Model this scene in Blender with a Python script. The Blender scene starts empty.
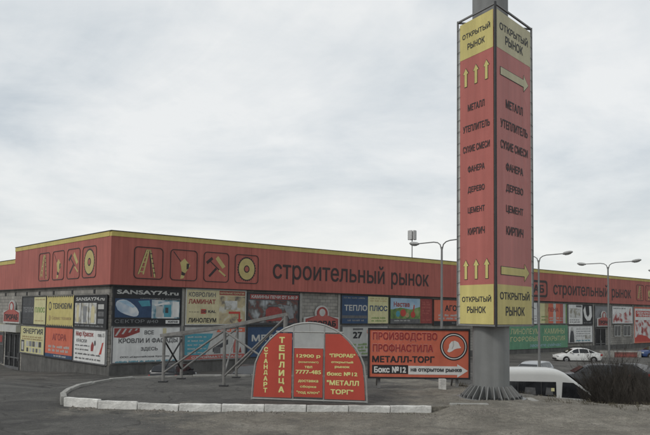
import bpy, bmesh, math, random
from mathutils import Vector, Matrix, noise
from mathutils.geometry import delaunay_2d_cdt
R = math.radians
random.seed(7)
scene = bpy.context.scene
col = scene.collection

# ------------------------------------------------------------------ camera
CAM_H = 2.39
cam = bpy.data.cameras.new('camera'); camo = bpy.data.objects.new('camera', cam); col.objects.link(camo)
cam.sensor_width = 36.0; cam.lens = 36.0 * 709 / 650
cam.shift_y = 0.0700 * 709 / 650
cam.clip_start = 0.1; cam.clip_end = 2000
camo.matrix_world = (Matrix.Translation((0, 0, CAM_H)) @ Matrix.Rotation(R(90 + 3.7), 4, 'X') @ Matrix.Rotation(R(0.73), 4, 'Z'))
scene.camera = camo

# ------------------------------------------------------------------ sky and sun (overcast)
SUN_AZ = (-0.72, -0.69); SUN_EL = R(42)
world = bpy.data.worlds.new('World'); scene.world = world; world.use_nodes = True
wn = world.node_tree.nodes; wl = world.node_tree.links
for n in list(wn): wn.remove(n)
def W(t, **k):
    n = wn.new(t)
    for a, b in k.items(): setattr(n, a, b)
    return n
out = W('ShaderNodeOutputWorld'); bg = W('ShaderNodeBackground'); bg.inputs['Strength'].default_value = 0.1
sky = W('ShaderNodeTexSky', sky_type='NISHITA'); sky.sun_disc = False
sky.sun_elevation = SUN_EL; sky.sun_rotation = math.atan2(SUN_AZ[0], SUN_AZ[1])
tc = W('ShaderNodeTexCoord'); sep = W('ShaderNodeSeparateXYZ'); wl.new(tc.outputs['Generated'], sep.inputs[0])
addz = W('ShaderNodeMath', operation='MAXIMUM'); addz.inputs[1].default_value = 0.0; wl.new(sep.outputs['Z'], addz.inputs[0])
addz2 = W('ShaderNodeMath', operation='ADD'); addz2.inputs[1].default_value = 0.16; wl.new(addz.outputs[0], addz2.inputs[0])
dx = W('ShaderNodeMath', operation='DIVIDE'); wl.new(sep.outputs['X'], dx.inputs[0]); wl.new(addz2.outputs[0], dx.inputs[1])
dy = W('ShaderNodeMath', operation='DIVIDE'); wl.new(sep.outputs['Y'], dy.inputs[0]); wl.new(addz2.outputs[0], dy.inputs[1])
cmb = W('ShaderNodeCombineXYZ'); wl.new(dx.outputs[0], cmb.inputs[0]); wl.new(dy.outputs[0], cmb.inputs[1]); cmb.inputs[2].default_value = 1.7
def wnoise(scale, detail, rough, dist=0.0):
    n = W('ShaderNodeTexNoise'); n.inputs['Scale'].default_value = scale; n.inputs['Detail'].default_value = detail
    n.inputs['Roughness'].default_value = rough; n.inputs['Distortion'].default_value = dist
    wl.new(cmb.outputs[0], n.inputs['Vector']); return n
na = wnoise(0.75, 7, 0.55, 0.5); nb = wnoise(2.0, 7, 0.6, 0.3)
mixn = W('ShaderNodeMath', operation='MULTIPLY_ADD'); mixn.inputs[1].default_value = 0.45; wl.new(nb.outputs['Fac'], mixn.inputs[0]); wl.new(na.outputs['Fac'], mixn.inputs[2])
ramp = W('ShaderNodeValToRGB'); wl.new(mixn.outputs[0], ramp.inputs[0])
e = ramp.color_ramp.elements
e[0].position = 0.55; e[0].color = (5.4, 6.0, 6.5, 1)
e[1].position = 0.87; e[1].color = (8.8, 8.95, 8.95, 1)
m = ramp.color_ramp.elements.new(0.71); m.color = (7.2, 7.6, 7.85, 1)
# thinner, whiter cloud towards the horizon
hz = W('ShaderNodeMapRange'); hz.inputs['From Min'].default_value = 0.02; hz.inputs['From Max'].default_value = 0.22
hz.inputs['To Min'].default_value = 0.75; hz.inputs['To Max'].default_value = 0.0; wl.new(sep.outputs['Z'], hz.inputs['Value'])
mh = W('ShaderNodeMix', data_type='RGBA'); wl.new(hz.outputs[0], mh.inputs[0]); wl.new(ramp.outputs[0], mh.inputs[6]); mh.inputs[7].default_value = (9.7, 9.65, 9.2, 1)
mx = W('ShaderNodeMix', data_type='RGBA'); mx.inputs[0].default_value = 0.93
wl.new(sky.outputs[0], mx.inputs[6]); wl.new(mh.outputs[2], mx.inputs[7])
wl.new(mx.outputs[2], bg.inputs['Color']); wl.new(bg.outputs[0], out.inputs['Surface'])

sl = bpy.data.lights.new('sun', 'SUN'); sl.energy = 1.3; sl.angle = R(14); sl.color = (1, 0.97, 0.92)
so = bpy.data.objects.new('sun', sl); col.objects.link(so)
so.rotation_euler = Vector((-SUN_AZ[0] * math.cos(SUN_EL), -SUN_AZ[1] * math.cos(SUN_EL), -math.sin(SUN_EL))).to_track_quat('-Z', 'Y').to_euler()
so.location = (-30, -30, 40)

scene.view_settings.view_transform = 'Standard'; scene.view_settings.look = 'None'
scene.view_settings.exposure = 0.0; scene.view_settings.gamma = 1.0
scene.view_settings.use_curve_mapping = False

# ------------------------------------------------------------------ materials
MATS = {}
def mat(name, c, rough=0.75, var=0.12, scale=3.0, bump=0.0, bscale=40.0, metal=0.0, spec=0.3, streak=0.0):
    """procedural material: base colour broken up by noise, optional vertical dirt streaks and fine relief"""
    if name in MATS: return MATS[name]
    m = bpy.data.materials.new(name); m.use_nodes = True; MATS[name] = m
    nt = m.node_tree; n = nt.nodes; l = nt.links; b = n['Principled BSDF']
    b.inputs['Roughness'].default_value = rough; b.inputs['Metallic'].default_value = metal
    b.inputs['Specular IOR Level'].default_value = spec
    t = n.new('ShaderNodeTexCoord'); ns = n.new('ShaderNodeTexNoise'); ns.inputs['Scale'].default_value = scale; ns.inputs['Detail'].default_value = 6; ns.inputs['Roughness'].default_value = 0.65
    l.new(t.outputs['Object'], ns.inputs['Vector'])
    mr = n.new('ShaderNodeMapRange'); mr.inputs['From Min'].default_value = 0.25; mr.inputs['From Max'].default_value = 0.75
    mr.inputs['To Min'].default_value = 1 - var; mr.inputs['To Max'].default_value = 1 + var; l.new(ns.outputs['Fac'], mr.inputs['Value'])
    last = mr.outputs[0]
    if streak:
        mp = n.new('ShaderNodeMapping'); mp.inputs['Scale'].default_value = (2.2, 2.2, 0.12); l.new(t.outputs['Object'], mp.inputs['Vector'])
        n2 = n.new('ShaderNodeTexNoise'); n2.inputs['Scale'].default_value = 1.6; n2.inputs['Detail'].default_value = 5; l.new(mp.outputs[0], n2.inputs['Vector'])
        m2 = n.new('ShaderNodeMapRange'); m2.inputs['From Min'].default_value = 0.35; m2.inputs['From Max'].default_value = 0.7
        m2.inputs['To Min'].default_value = 1 - streak; m2.inputs['To Max'].default_value = 1 + streak * 0.4; l.new(n2.outputs['Fac'], m2.inputs['Value'])
        mm = n.new('ShaderNodeMath'); mm.operation = 'MULTIPLY'; l.new(last, mm.inputs[0]); l.new(m2.outputs[0], mm.inputs[1]); last = mm.outputs[0]
    vm = n.new('ShaderNodeVectorMath'); vm.operation = 'SCALE'; vm.inputs[0].default_value = c[:3]; l.new(last, vm.inputs['Scale'])
    l.new(vm.outputs[0], b.inputs['Base Color'])
    if bump:
        nb = n.new('ShaderNodeTexNoise'); nb.inputs['Scale'].default_value = bscale; nb.inputs['Detail'].default_value = 4; l.new(t.outputs['Object'], nb.inputs['Vector'])
        bp = n.new('ShaderNodeBump'); bp.inputs['Strength'].default_value = bump; bp.inputs['Distance'].default_value = 0.02
        l.new(nb.outputs['Fac'], bp.inputs['Height']); l.new(bp.outputs[0], b.inputs['Normal'])
    return m
def S(r, g, b):            # sRGB 0-255 -> linear
    f = lambda v: (v / 255 / 12.92) if v / 255 <= 0.04045 else ((v / 255 + 0.055) / 1.055) ** 2.4
    return (f(r), f(g), f(b))

def mat_photo(name, cols, scale=1.2, dist=.25, rough=.6):
    """a printed photograph too small to read: patches of its colours"""
    m = mat(name, (1, 1, 1), rough, .2, 5); nt = m.node_tree; n = nt.nodes; l = nt.links; b = n['Principled BSDF']
    t = n.new('ShaderNodeTexCoord'); mp = n.new('ShaderNodeMapping'); l.new(t.outputs['Object'], mp.inputs['Vector']); mp.inputs['Location'].default_value = (len(name) * 1.7, 0, len(cols) * 2.3)
    q = n.new('ShaderNodeTexNoise'); q.inputs['Scale'].default_value = scale; q.inputs['Detail'].default_value = 2.2; q.inputs['Distortion'].default_value = dist; l.new(mp.outputs[0], q.inputs['Vector'])
    cols = sorted(cols, key=lambda c_: .2 * c_[0] + .7 * c_[1] + .1 * c_[2])
    rp2 = n.new('ShaderNodeValToRGB'); l.new(q.outputs['Fac'], rp2.inputs[0]); el = rp2.color_ramp.elements; k = len(cols)
    el[0].position, el[0].color = .30, (*cols[0], 1); el[1].position, el[1].color = .70, (*cols[-1], 1)
    for i in range(1, k - 1):
        x = el.new(.30 + .40 * i / (k - 1)); x.color = (*cols[i], 1)
    l.new(rp2.outputs[0], b.inputs['Base Color']); return m

def mat_blocks():
    if 'block_wall' in MATS: return MATS['block_wall']
    m = mat('block_wall', (0.22, 0.21, 0.19), 0.9, 0.15, 1.2, 0.0)
    nt = m.node_tree; n = nt.nodes; l = nt.links; b = n['Principled BSDF']
    t = n.new('ShaderNodeTexCoord'); mp = n.new('ShaderNodeMapping'); mp.inputs['Rotation'].default_value = (R(90), 0, 0)
    l.new(t.outputs['Object'], mp.inputs['Vector'])
    br = n.new('ShaderNodeTexBrick'); br.inputs['Scale'].default_value = 1.0
    br.inputs['Brick Width'].default_value = 0.6; br.inputs['Row Height'].default_value = 0.3; br.inputs['Mortar Size'].default_value = 0.02
    br.inputs['Color1'].default_value = (0.30, 0.285, 0.255, 1); br.inputs['Color2'].default_value = (0.225, 0.215, 0.195, 1); br.inputs['Mortar'].default_value = (0.15, 0.145, 0.135, 1)
    l.new(mp.outputs[0], br.inputs['Vector'])
    ns = n.new('ShaderNodeTexNoise'); ns.inputs['Scale'].default_value = 0.6; ns.inputs['Detail'].default_value = 7; l.new(t.outputs['Object'], ns.inputs['Vector'])
    mr = n.new('ShaderNodeMapRange'); mr.inputs['From Min'].default_value = .3; mr.inputs['From Max'].default_value = .7; mr.inputs['To Min'].default_value = .75; mr.inputs['To Max'].default_value = 1.2
    l.new(ns.outputs['Fac'], mr.inputs['Value'])
    vm = n.new('ShaderNodeVectorMath'); vm.operation = 'SCALE'; l.new(br.outputs['Color'], vm.inputs[0]); l.new(mr.outputs[0], vm.inputs['Scale'])
    l.new(vm.outputs[0], b.inputs['Base Color'])
    bp = n.new('ShaderNodeBump'); bp.inputs['Strength'].default_value = 0.6; bp.inputs['Distance'].default_value = 0.02; bp.invert = True
    l.new(br.outputs['Fac'], bp.inputs['Height']); l.new(bp.outputs[0], b.inputs['Normal'])
    return m

def mat_ground(name, dirt_attr):
    """worn asphalt; where the dirt attribute is high, dusty sand and grit lie over it"""
    m = bpy.data.materials.new(name); m.use_nodes = True; nt = m.node_tree; n = nt.nodes; l = nt.links; b = n['Principled BSDF']
    b.inputs['Roughness'].default_value = 0.88; b.inputs['Specular IOR Level'].default_value = 0.25
    t = n.new('ShaderNodeTexCoord')
    def ns(sc, d=6, r=.6):
        q = n.new('ShaderNodeTexNoise'); q.inputs['Scale'].default_value = sc; q.inputs['Detail'].default_value = d; q.inputs['Roughness'].default_value = r
        l.new(t.outputs['Object'], q.inputs['Vector']); return q.outputs['Fac']
    def rampc(f, stops):
        q = n.new('ShaderNodeValToRGB'); l.new(f, q.inputs[0]); el = q.color_ramp.elements
        el[0].position, el[0].color = stops[0][0], (*stops[0][1], 1); el[1].position, el[1].color = stops[-1][0], (*stops[-1][1], 1)
        for p, c in stops[1:-1]:
            k = el.new(p); k.color = (*c, 1)
        return q.outputs[0]
    def mix(fac, a, c, bt='MIX'):
        q = n.new('ShaderNodeMix'); q.data_type = 'RGBA'; q.blend_type = bt
        if isinstance(fac, float): q.inputs[0].default_value = fac
        else: l.new(fac, q.inputs[0])
        l.new(a, q.inputs[6]); l.new(c, q.inputs[7]); return q.outputs[2]
    def math2(op, a, c):
        q = n.new('ShaderNodeMath'); q.operation = op; q.use_clamp = False
        for i, v in enumerate((a, c)):
            if isinstance(v, float): q.inputs[i].default_value = v
            else: l.new(v, q.inputs[i])
        return q.outputs[0]
    asph = rampc(ns(0.45, 8, .65), [(0.3, (0.066, 0.065, 0.063)), (0.5, (0.096, 0.094, 0.090)), (0.72, (0.142, 0.139, 0.131))])
    speck = mix(1.0, rampc(ns(34, 4, .8), [(0.3, (0.5, 0.5, 0.5)), (0.7, (1.5, 1.48, 1.44))]), rampc(ns(6, 7, .8), [(0.32, (0.7, 0.7, 0.7)), (0.68, (1.32, 1.3, 1.26))]), 'MULTIPLY')
    asph = mix(1.0, asph, speck, 'MULTIPLY')
    # tar patches and cracks
    vo = n.new('ShaderNodeTexVoronoi'); vo.feature = 'DISTANCE_TO_EDGE'; vo.inputs['Scale'].default_value = 0.33
    dn = n.new('ShaderNodeTexNoise'); dn.inputs['Scale'].default_value = 1.3; dn.inputs['Detail'].default_value = 6; l.new(t.outputs['Object'], dn.inputs['Vector'])
    va = n.new('ShaderNodeVectorMath'); va.operation = 'MULTIPLY_ADD'; l.new(dn.outputs['Color'], va.inputs[0]); va.inputs[1].default_value = (1.6, 1.6, 0); l.new(t.outputs['Object'], va.inputs[2])
    l.new(va.outputs[0], vo.inputs['Vector'])
    crack = rampc(vo.outputs['Distance'], [(0.0, (0.55, 0.55, 0.55)), (0.014, (1, 1, 1))])
    asph = mix(1.0, asph, crack, 'MULTIPLY')
    patch = rampc(ns(0.22, 3, .5), [(0.53, (1, 1, 1)), (0.545, (0.72, 0.72, 0.73))])      # newer, darker repair patches
    asph = mix(1.0, asph, patch, 'MULTIPLY')
    sand = rampc(ns(0.9, 9, .7), [(0.3, (0.125, 0.118, 0.105)), (0.5, (0.20, 0.188, 0.165)), (0.7, (0.285, 0.27, 0.24))])
    grit = mix(1.0, rampc(ns(40, 3, .8), [(0.3, (0.5, 0.5, 0.5)), (0.72, (1.5, 1.48, 1.44))]), rampc(ns(7, 7, .8), [(0.32, (0.66, 0.65, 0.63)), (0.68, (1.34, 1.32, 1.28))]), 'MULTIPLY')
    sand = mix(1.0, sand, grit, 'MULTIPLY')
    at = n.new('ShaderNodeAttribute'); at.attribute_name = dirt_attr
    f = math2('ADD', at.outputs['Fac'], math2('MULTIPLY', math2('SUBTRACT', ns(1.1, 9, .75), 0.5), 2.3))
    f = math2('MULTIPLY', math2('SUBTRACT', f, 0.28), 1.9)
    q = n.new('ShaderNodeClamp'); l.new(f, q.inputs[0])
    l.new(mix(q.outputs[0], asph, sand), b.inputs['Base Color'])
    bp = n.new('ShaderNodeBump'); bp.inputs['Strength'].default_value = 0.9; bp.inputs['Distance'].default_value = 0.035
    hsum = math2('ADD', ns(30, 5, .75), math2('MULTIPLY', ns(4, 4, .6), 1.2))
    l.new(hsum, bp.inputs['Height']); l.new(bp.outputs[0], b.inputs['Normal'])
    return m

PH_ROOM = mat_photo('photo_interior', [(.08, .10, .12), (.30, .38, .42), (.5, .52, .52), (.10, .22, .27), (.55, .56, .55)], 1.6)
PH_STONE = mat_photo('photo_stonework', [(.10, .09, .08), (.36, .31, .20), (.46, .42, .30), (.20, .17, .13), (.40, .33, .20), (.48, .46, .40)], 1.7)
PH_STOVE = mat_photo('photo_fireplaces', [(.03, .03, .03), (.09, .085, .08), (.22, .22, .22), (.14, .06, .05), (.05, .05, .055), (.32, .34, .35)], 1.3)
PH_PALE = mat_photo('photo_pale_goods', [(.42, .42, .40), (.52, .51, .47), (.30, .28, .22), (.5, .5, .48), (.20, .20, .19)], 2.2)
PH_RED = mat_photo('photo_red_goods', [(.58, .58, .56), (.5, .45, .44), (.34, .08, .07), (.56, .55, .53), (.20, .05, .05)], 1.1)
PH_FIELD = mat_photo('photo_meadow', [(.07, .13, .05), (.14, .22, .07), (.20, .27, .10), (.10, .16, .06), (.26, .30, .14)], 1.5)
PH_SKY = mat_photo('photo_sky', [(.22, .34, .46), (.32, .43, .52), (.45, .52, .56), (.28, .40, .50)], 1.0)
PH_ROLL = mat_photo('photo_roll', [(.30, .38, .46), (.55, .57, .58), (.62, .63, .62), (.40, .46, .52)], 1.4)
CONC = mat('concrete', (0.30, 0.29, 0.265), 0.9, 0.25, 4, 0.4, 30)
KERBW = mat('kerb_whitewash', (0.55, 0.54, 0.51), 0.85, 0.42, 3.5, 0.8, 22)
KERBG = mat('kerb_concrete', (0.27, 0.265, 0.245), 0.9, 0.25, 5, 0.5, 25)
STEEL = mat('grey_steel', (0.19,0.19,0.185), 0.55, 0.12, 3, 0.1, 60, 0.0, 0.4, 0.12)
COLUMN = mat('painted_column', (0.195,0.198,0.193), 0.6, 0.10, 2.2, 0.1, 50, 0.0, 0.35, 0.18)
FRAMEST = mat('trestle_steel', (0.17,0.165,0.155), 0.6, 0.42, 3.5, 0.15, 60, 0.0, 0.4)
POLE = mat('lamp_pole_zinc', (0.19, 0.19, 0.185), 0.5, 0.15, 3, 0.0, 40, 0.2, 0.4)
DARK = mat('dark_steel', (0.035, 0.035, 0.036), 0.6, 0.2, 6)
BLACK = mat('black_print', (0.026, 0.027, 0.029), 0.6, 0.25, 4)
CHAR = mat('charcoal_print', (0.06, 0.062, 0.066), 0.6, 0.25, 2.5)
WHITE = mat('white_print', (0.62, 0.62, 0.60), 0.6, 0.10, 1.5, streak=0.10)
OFFW = mat('offwhite_print', (0.42, 0.42, 0.40), 0.65, 0.14, 1.5, streak=0.12)
GREYP = mat('grey_print', (0.20, 0.205, 0.21), 0.65, 0.3, 3)
MIDG = mat('midgrey_print', (0.11, 0.11, 0.112), 0.65, 0.35, 3)
RED = mat('red_print', (0.42, 0.06, 0.045), 0.6, 0.10, 1.5)
REDB = mat('red_banner', (0.52, 0.135, 0.082), 0.6, 0.10, 1.2, streak=0.08)
REDT = mat('faded_red_print', (0.36, 0.10, 0.085), 0.65, 0.10, 1.5, streak=0.08)
DRED = mat('dark_red_print', (0.25, 0.055, 0.05), 0.6, 0.25, 3)
YEL = mat('yellow_print', (0.50, 0.43, 0.17), 0.65, 0.10, 1.5, streak=0.08)
YELP = mat('pale_yellow_print', (0.53, 0.50, 0.28), 0.65, 0.12, 2, streak=0.08)
CREAM = mat('cream_print', (0.50, 0.45, 0.28), 0.65, 0.16, 1.2, streak=0.08)
BLUE = mat('navy_print', (0.035, 0.065, 0.125), 0.6, 0.2, 2)
TEAL = mat('teal_print', (0.07, 0.25, 0.31), 0.6, 0.2, 2)
LBLUE = mat('light_blue_print', (0.30, 0.42, 0.52), 0.6, 0.25, 2)
GREEN = mat('green_banner', (0.115, 0.26, 0.16), 0.65, 0.15, 1.0, streak=0.12)
LGREEN = mat('leaf_green_print', (0.16, 0.25, 0.08), 0.65, 0.3, 2)
BROWN = mat('brown_print', (0.13, 0.085, 0.06), 0.65, 0.35, 3)
OCHRE = mat('ochre_print', (0.36, 0.27, 0.14), 0.65, 0.25, 3)
LETY = mat('letter_yellow', (0.62, 0.60, 0.24), 0.6, 0.08, 3)
FASC = mat('fascia_red', (0.375, 0.112, 0.090), 0.6, 0.12, 0.35, 0.0, streak=0.20)
FASY = mat('fascia_yellow', (0.50, 0.41, 0.13), 0.6, 0.12, 0.5, streak=0.10)
PLINTH = mat('plinth_render', (0.115, 0.112, 0.106), 0.9, 0.3, 1.2, 0.4, 20, streak=0.2)
GLASS = mat('dark_glass', (0.012, 0.013, 0.015), 0.08, 0.3, 2, spec=0.6)
LGLASS = mat('grey_glazing', (0.06, 0.062, 0.062), 0.2, 0.4, 2, spec=0.5)
TYRE = mat('tyre_rubber', (0.016, 0.016, 0.016), 0.9, 0.2, 8)
RIM = mat('alloy_rim', (0.28, 0.28, 0.28), 0.4, 0.15, 6, metal=0.5)
TAIL = mat('tail_light', (0.34, 0.012, 0.012), 0.25, 0.2, 8, spec=0.5)
HEAD = mat('head_light', (0.55, 0.56, 0.56), 0.15, 0.15, 8, spec=0.6)
POLYC = mat('polycarbonate', (0.33, 0.335, 0.325), 0.35, 0.18, 2.5, spec=0.5)
BLOCK = mat_blocks()
def panel_tone(m, amt):
    nt = m.node_tree; n = nt.nodes; l = nt.links; b = n['Principled BSDF']; src = b.inputs['Base Color'].links[0].from_socket
    oi = n.new('ShaderNodeObjectInfo'); mr = n.new('ShaderNodeMapRange'); mr.inputs['To Min'].default_value = 1 - amt; mr.inputs['To Max'].default_value = 1 + amt
    l.new(oi.outputs['Random'], mr.inputs['Value']); v = n.new('ShaderNodeVectorMath'); v.operation = 'SCALE'; l.new(src, v.inputs[0]); l.new(mr.outputs[0], v.inputs['Scale']); l.new(v.outputs[0], b.inputs['Base Color'])
for m_ in (FASC, FASY): panel_tone(m_, .045)
panel_tone(KERBW, .10); panel_tone(KERBG, .12)
def wrinkle(m, st, sc):
    nt = m.node_tree; n = nt.nodes; l = nt.links; t = n.new('ShaderNodeTexCoord'); mp = n.new('ShaderNodeMapping'); mp.inputs['Scale'].default_value = (1, 1, .35); l.new(t.outputs['Object'], mp.inputs['Vector'])
    q = n.new('ShaderNodeTexNoise'); q.inputs['Scale'].default_value = sc; q.inputs['Detail'].default_value = 2; q.inputs['Distortion'].default_value = .6; l.new(mp.outputs[0], q.inputs['Vector'])
    bp = n.new('ShaderNodeBump'); bp.inputs['Strength'].default_value = st; bp.inputs['Distance'].default_value = .12; l.new(q.outputs['Fac'], bp.inputs['Height']); l.new(bp.outputs[0], n['Principled BSDF'].inputs['Normal'])
for m_ in (WHITE, OFFW, CREAM, YEL, YELP, REDB, GREEN, BLUE, CHAR, BLACK): wrinkle(m_, .55, 1.6)

# ------------------------------------------------------------------ builders
def obj(name, me, m=None, parent=None, loc=(0, 0, 0), rot=(0, 0, 0)):
    o = bpy.data.objects.new(name, me); col.objects.link(o)
    if m is not None and me is not None:
        me.materials.clear(); me.materials.append(m)
    if parent is not None: o.parent = parent
    o.location = loc; o.rotation_euler = rot
    return o
def tag(o, label=None, cat=None, group=None, kind=None):
    if label: o['label'] = label
    if cat: o['category'] = cat
    if group: o['group'] = group
    if kind: o['kind'] = kind
    return o
def thing(name, label, cat, loc=(0, 0, 0), rz=0.0, group=None):
    o = bpy.data.objects.new(name, None); col.objects.link(o); o.empty_display_size = 0.2
    o.location = loc; o.rotation_euler = (0, 0, rz)
    return tag(o, label, cat, group)
def copy_tree(o, parent=None):
    c = o.copy(); col.objects.link(c); c.parent = parent
    for ch in [k for k in o.children]: copy_tree(ch, c)
    return c

class MB:
    def __init__(s): s.v = []; s.f = []
    def box(s, x0, x1, y0, y1, z0, z1):
        b = len(s.v)
        s.v += [(x0, y0, z0), (x1, y0, z0), (x1, y1, z0), (x0, y1, z0), (x0, y0, z1), (x1, y0, z1), (x1, y1, z1), (x0, y1, z1)]
        s.f += [tuple(b + i for i in q) for q in ((0, 3, 2, 1), (4, 5, 6, 7), (0, 1, 5, 4), (1, 2, 6, 5), (2, 3, 7, 6), (3, 0, 4, 7))]
        return s
    def prism(s, pts, y0, y1):
        """outline in x,z (counter-clockwise seen from -y) extruded between y0 (front) and y1 (back)"""
        b = len(s.v); n = len(pts)
        s.v += [(p[0], y0, p[1]) for p in pts] + [(p[0], y1, p[1]) for p in pts]
        s.f += [tuple(range(b, b + n)), tuple(reversed(range(b + n, b + 2 * n)))]
        for i in range(n):
            j = (i + 1) % n; s.f.append((b + i, b + n + i, b + n + j, b + j))
        return s
    def flat(s, pts, y):
        b = len(s.v); s.v += [(p[0], y, p[1]) for p in pts]; s.f.append(tuple(range(b, b + len(pts)))); return s
    def loop(s, outer, inner, y0, y1=None):
        """band between two outlines of the same length, optionally with depth"""
        n = len(outer); b = len(s.v)
        s.v += [(p[0], y0, p[1]) for p in outer] + [(p[0], y0, p[1]) for p in inner]
        for i in range(n):
            j = (i + 1) % n; s.f.append((b + i, b + j, b + n + j, b + n + i))
        if y1 is not None:
            s.v += [(p[0], y1, p[1]) for p in outer] + [(p[0], y1, p[1]) for p in inner]
            for i in range(n):
                j = (i + 1) % n
                s.f.append((b + i, b + 2 * n + i, b + 2 * n + j, b + j))
                s.f.append((b + n + i, b + n + j, b + 3 * n + j, b + 3 * n + i))
        return s
    def tube(s, p0, p1, r0, r1=None, n=8, cap=True):
        r1 = r0 if r1 is None else r1
        p0 = Vector(p0); p1 = Vector(p1); d = (p1 - p0)
        if d.length < 1e-6: return s
        d.normalize(); a = d.orthogonal().normalized(); c = d.cross(a); b = len(s.v)
        for p, r in ((p0, r0), (p1, r1)):
            for i in range(n):
                t = 2 * math.pi * i / n; q = p + (a * math.cos(t) + c * math.sin(t)) * r; s.v.append(tuple(q))
        for i in range(n):
            j = (i + 1) % n; s.f.append((b + i, b + j, b + n + j, b + n + i))
        if cap: s.f += [tuple(reversed(range(b, b + n))), tuple(range(b + n, b + 2 * n))]
        return s
    def bar(s, p0, p1, w, h, up=(0, 0, 1)):
        p0 = Vector(p0); p1 = Vector(p1); d = (p1 - p0).normalized(); u = Vector(up)
        if abs(d.dot(u)) > .98: u = Vector((1, 0, 0))
        a = d.cross(u).normalized() * w / 2; c = a.cross(d).normalized() * h / 2; b = len(s.v)
        for p in (p0, p1):
            for k in (-a - c, a - c, a + c, -a + c): s.v.append(tuple(p + k))
        s.f += [tuple(b + i for i in q) for q in ((0, 1, 5, 4), (1, 2, 6, 5), (2, 3, 7, 6), (3, 0, 4, 7), (3, 2, 1, 0), (4, 5, 6, 7))]
        return s
    def path(s, pts, r, n=8):
        for i in range(len(pts) - 1): s.tube(pts[i], pts[i + 1], r, r, n)
        return s
    def lathe(s, prof, n=24, o=(0, 0, 0), axis='z'):
        b = len(s.v); k = len(prof)
        for i in range(n):
            t = 2 * math.pi * i / n
            for r, z in prof:
                p = (r * math.cos(t), r * math.sin(t), z) if axis == 'z' else (r * math.cos(t), z, r * math.sin(t))
                s.v.append((p[0] + o[0], p[1] + o[1], p[2] + o[2]))
        for i in range(n):
            j = (i + 1) % n
            for q in range(k - 1): s.f.append((b + i * k + q, b + j * k + q, b + j * k + q + 1, b + i * k + q + 1))
        return s
    def mesh(s, smooth=False, fix=True, bevel=0.0):
        me = bpy.data.meshes.new('m'); me.from_pydata(s.v, [], s.f); me.validate()
        if fix or bevel:
            bm = bmesh.new(); bm.from_mesh(me)
            if bevel: bmesh.ops.bevel(bm, geom=bm.edges[:], offset=bevel, segments=2, affect='EDGES', profile=.6)
            if fix: bmesh.ops.recalc_face_normals(bm, faces=bm.faces[:])
            bm.to_mesh(me); bm.free()
        if smooth:
            for p in me.polygons: p.use_smooth = True
            me.set_sharp_from_angle(angle=R(38))
        return me
    def build(s, name, m, parent=None, loc=(0, 0, 0), rot=(0, 0, 0), smooth=False, fix=True, bevel=0.0):
        return obj(name, s.mesh(smooth, fix, bevel), m, parent, loc, rot)

# ---- lettering (built-in font) as real mesh, standing in the x-z plane and facing -y
_tc = {}
def inside2(p, P):
    c = False; j = len(P) - 1
    for i in range(len(P)):
        if (P[i][1] > p[1]) != (P[j][1] > p[1]) and p[0] < (P[j][0] - P[i][0]) * (p[1] - P[i][1]) / (P[j][1] - P[i][1]) + P[i][0]: c = not c
        j = i
    return c
def text_geo(st):
    """contours of a line of letters, each filled on its own (strokes of a letter may overlap), split into words"""
    if st not in _tc:
        cu = bpy.data.curves.new('t', 'FONT'); cu.body = st; cu.resolution_u = 3; cu.size = 1.0; cu.fill_mode = 'NONE'
        ob = bpy.data.objects.new('t', cu); me = bpy.data.meshes.new_from_object(ob)
        co = [(v.co.x, v.co.y) for v in me.vertices]; nb = {}
        for e_ in me.edges:
            i, j = e_.vertices; nb.setdefault(i, []).append(j); nb.setdefault(j, []).append(i)
        ed = [tuple(e_.vertices) for e_ in me.edges]
        bpy.data.objects.remove(ob); bpy.data.meshes.remove(me); bpy.data.curves.remove(cu)
        seen = set(); loops = []
        for i, j in ed:
            if i in seen: continue
            lp = [i]; seen.add(i); cur = j
            while cur not in seen:
                lp.append(cur); seen.add(cur); nx_ = [k for k in nb[cur] if k not in seen]
                if not nx_: break
                cur = nx_[0]
            P = [co[k] for k in lp]
            loops.append((P, sum(P[k][0] * P[(k + 1) % len(P)][1] - P[(k + 1) % len(P)][0] * P[k][1] for k in range(len(P)))))
        V2 = []; E2 = []
        for P, A in loops:
            n0 = len(V2); V2 += [Vector(p) for p in P]; E2 += [(n0 + k, n0 + (k + 1) % len(P)) for k in range(len(P))]
        ov, oe, of, _a, _b, _c = delaunay_2d_cdt(V2, E2, [], 0, 1e-5)
        def wind(x, y):
            w_ = 0
            for P, A in loops:
                j = len(P) - 1
                for i in range(len(P)):
                    (xa, ya), (xb, yb) = P[j], P[i]
                    if (ya > y) != (yb > y) and x < (xb - xa) * (y - ya) / (yb - ya) + xa: w_ += 1 if yb > ya else -1
                    j = i
            return w_
        fs = []
        for f in of:
            gx_ = sum(ov[i].x for i in f) / len(f); gy_ = sum(ov[i].y for i in f) / len(f)
            if wind(gx_, gy_): fs.append(tuple(f))
        iv = sorted((min(ov[i].x for i in f), max(ov[i].x for i in f), k) for k, f in enumerate(fs)); words = []
        for a, b, k in iv:
            if words and a < words[-1][1] + .17: words[-1][1] = max(words[-1][1], b); words[-1][2].append(k)
            else: words.append([a, b, [k]])
        pieces = []
        for w_ in words:
            ids = sorted({i for k in w_[2] for i in fs[k]}); mp = {i: k for k, i in enumerate(ids)}
            pieces.append(([(ov[i].x, ov[i].y) for i in ids], [tuple(mp[i] for i in fs[k]) for k in w_[2]]))
        words = [(0, 0, [k]) for k in range(len(pieces))]
        allv = [v for p in pieces for v in p[0]]
        _tc[st] = ([[pieces[k] for k in w_[2]] for w_ in words], min(v[0] for v in allv), max(v[0] for v in allv), min(v[1] for v in allv), max(v[1] for v in allv))
    return _tc[st]
LAYER = 0.004
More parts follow.
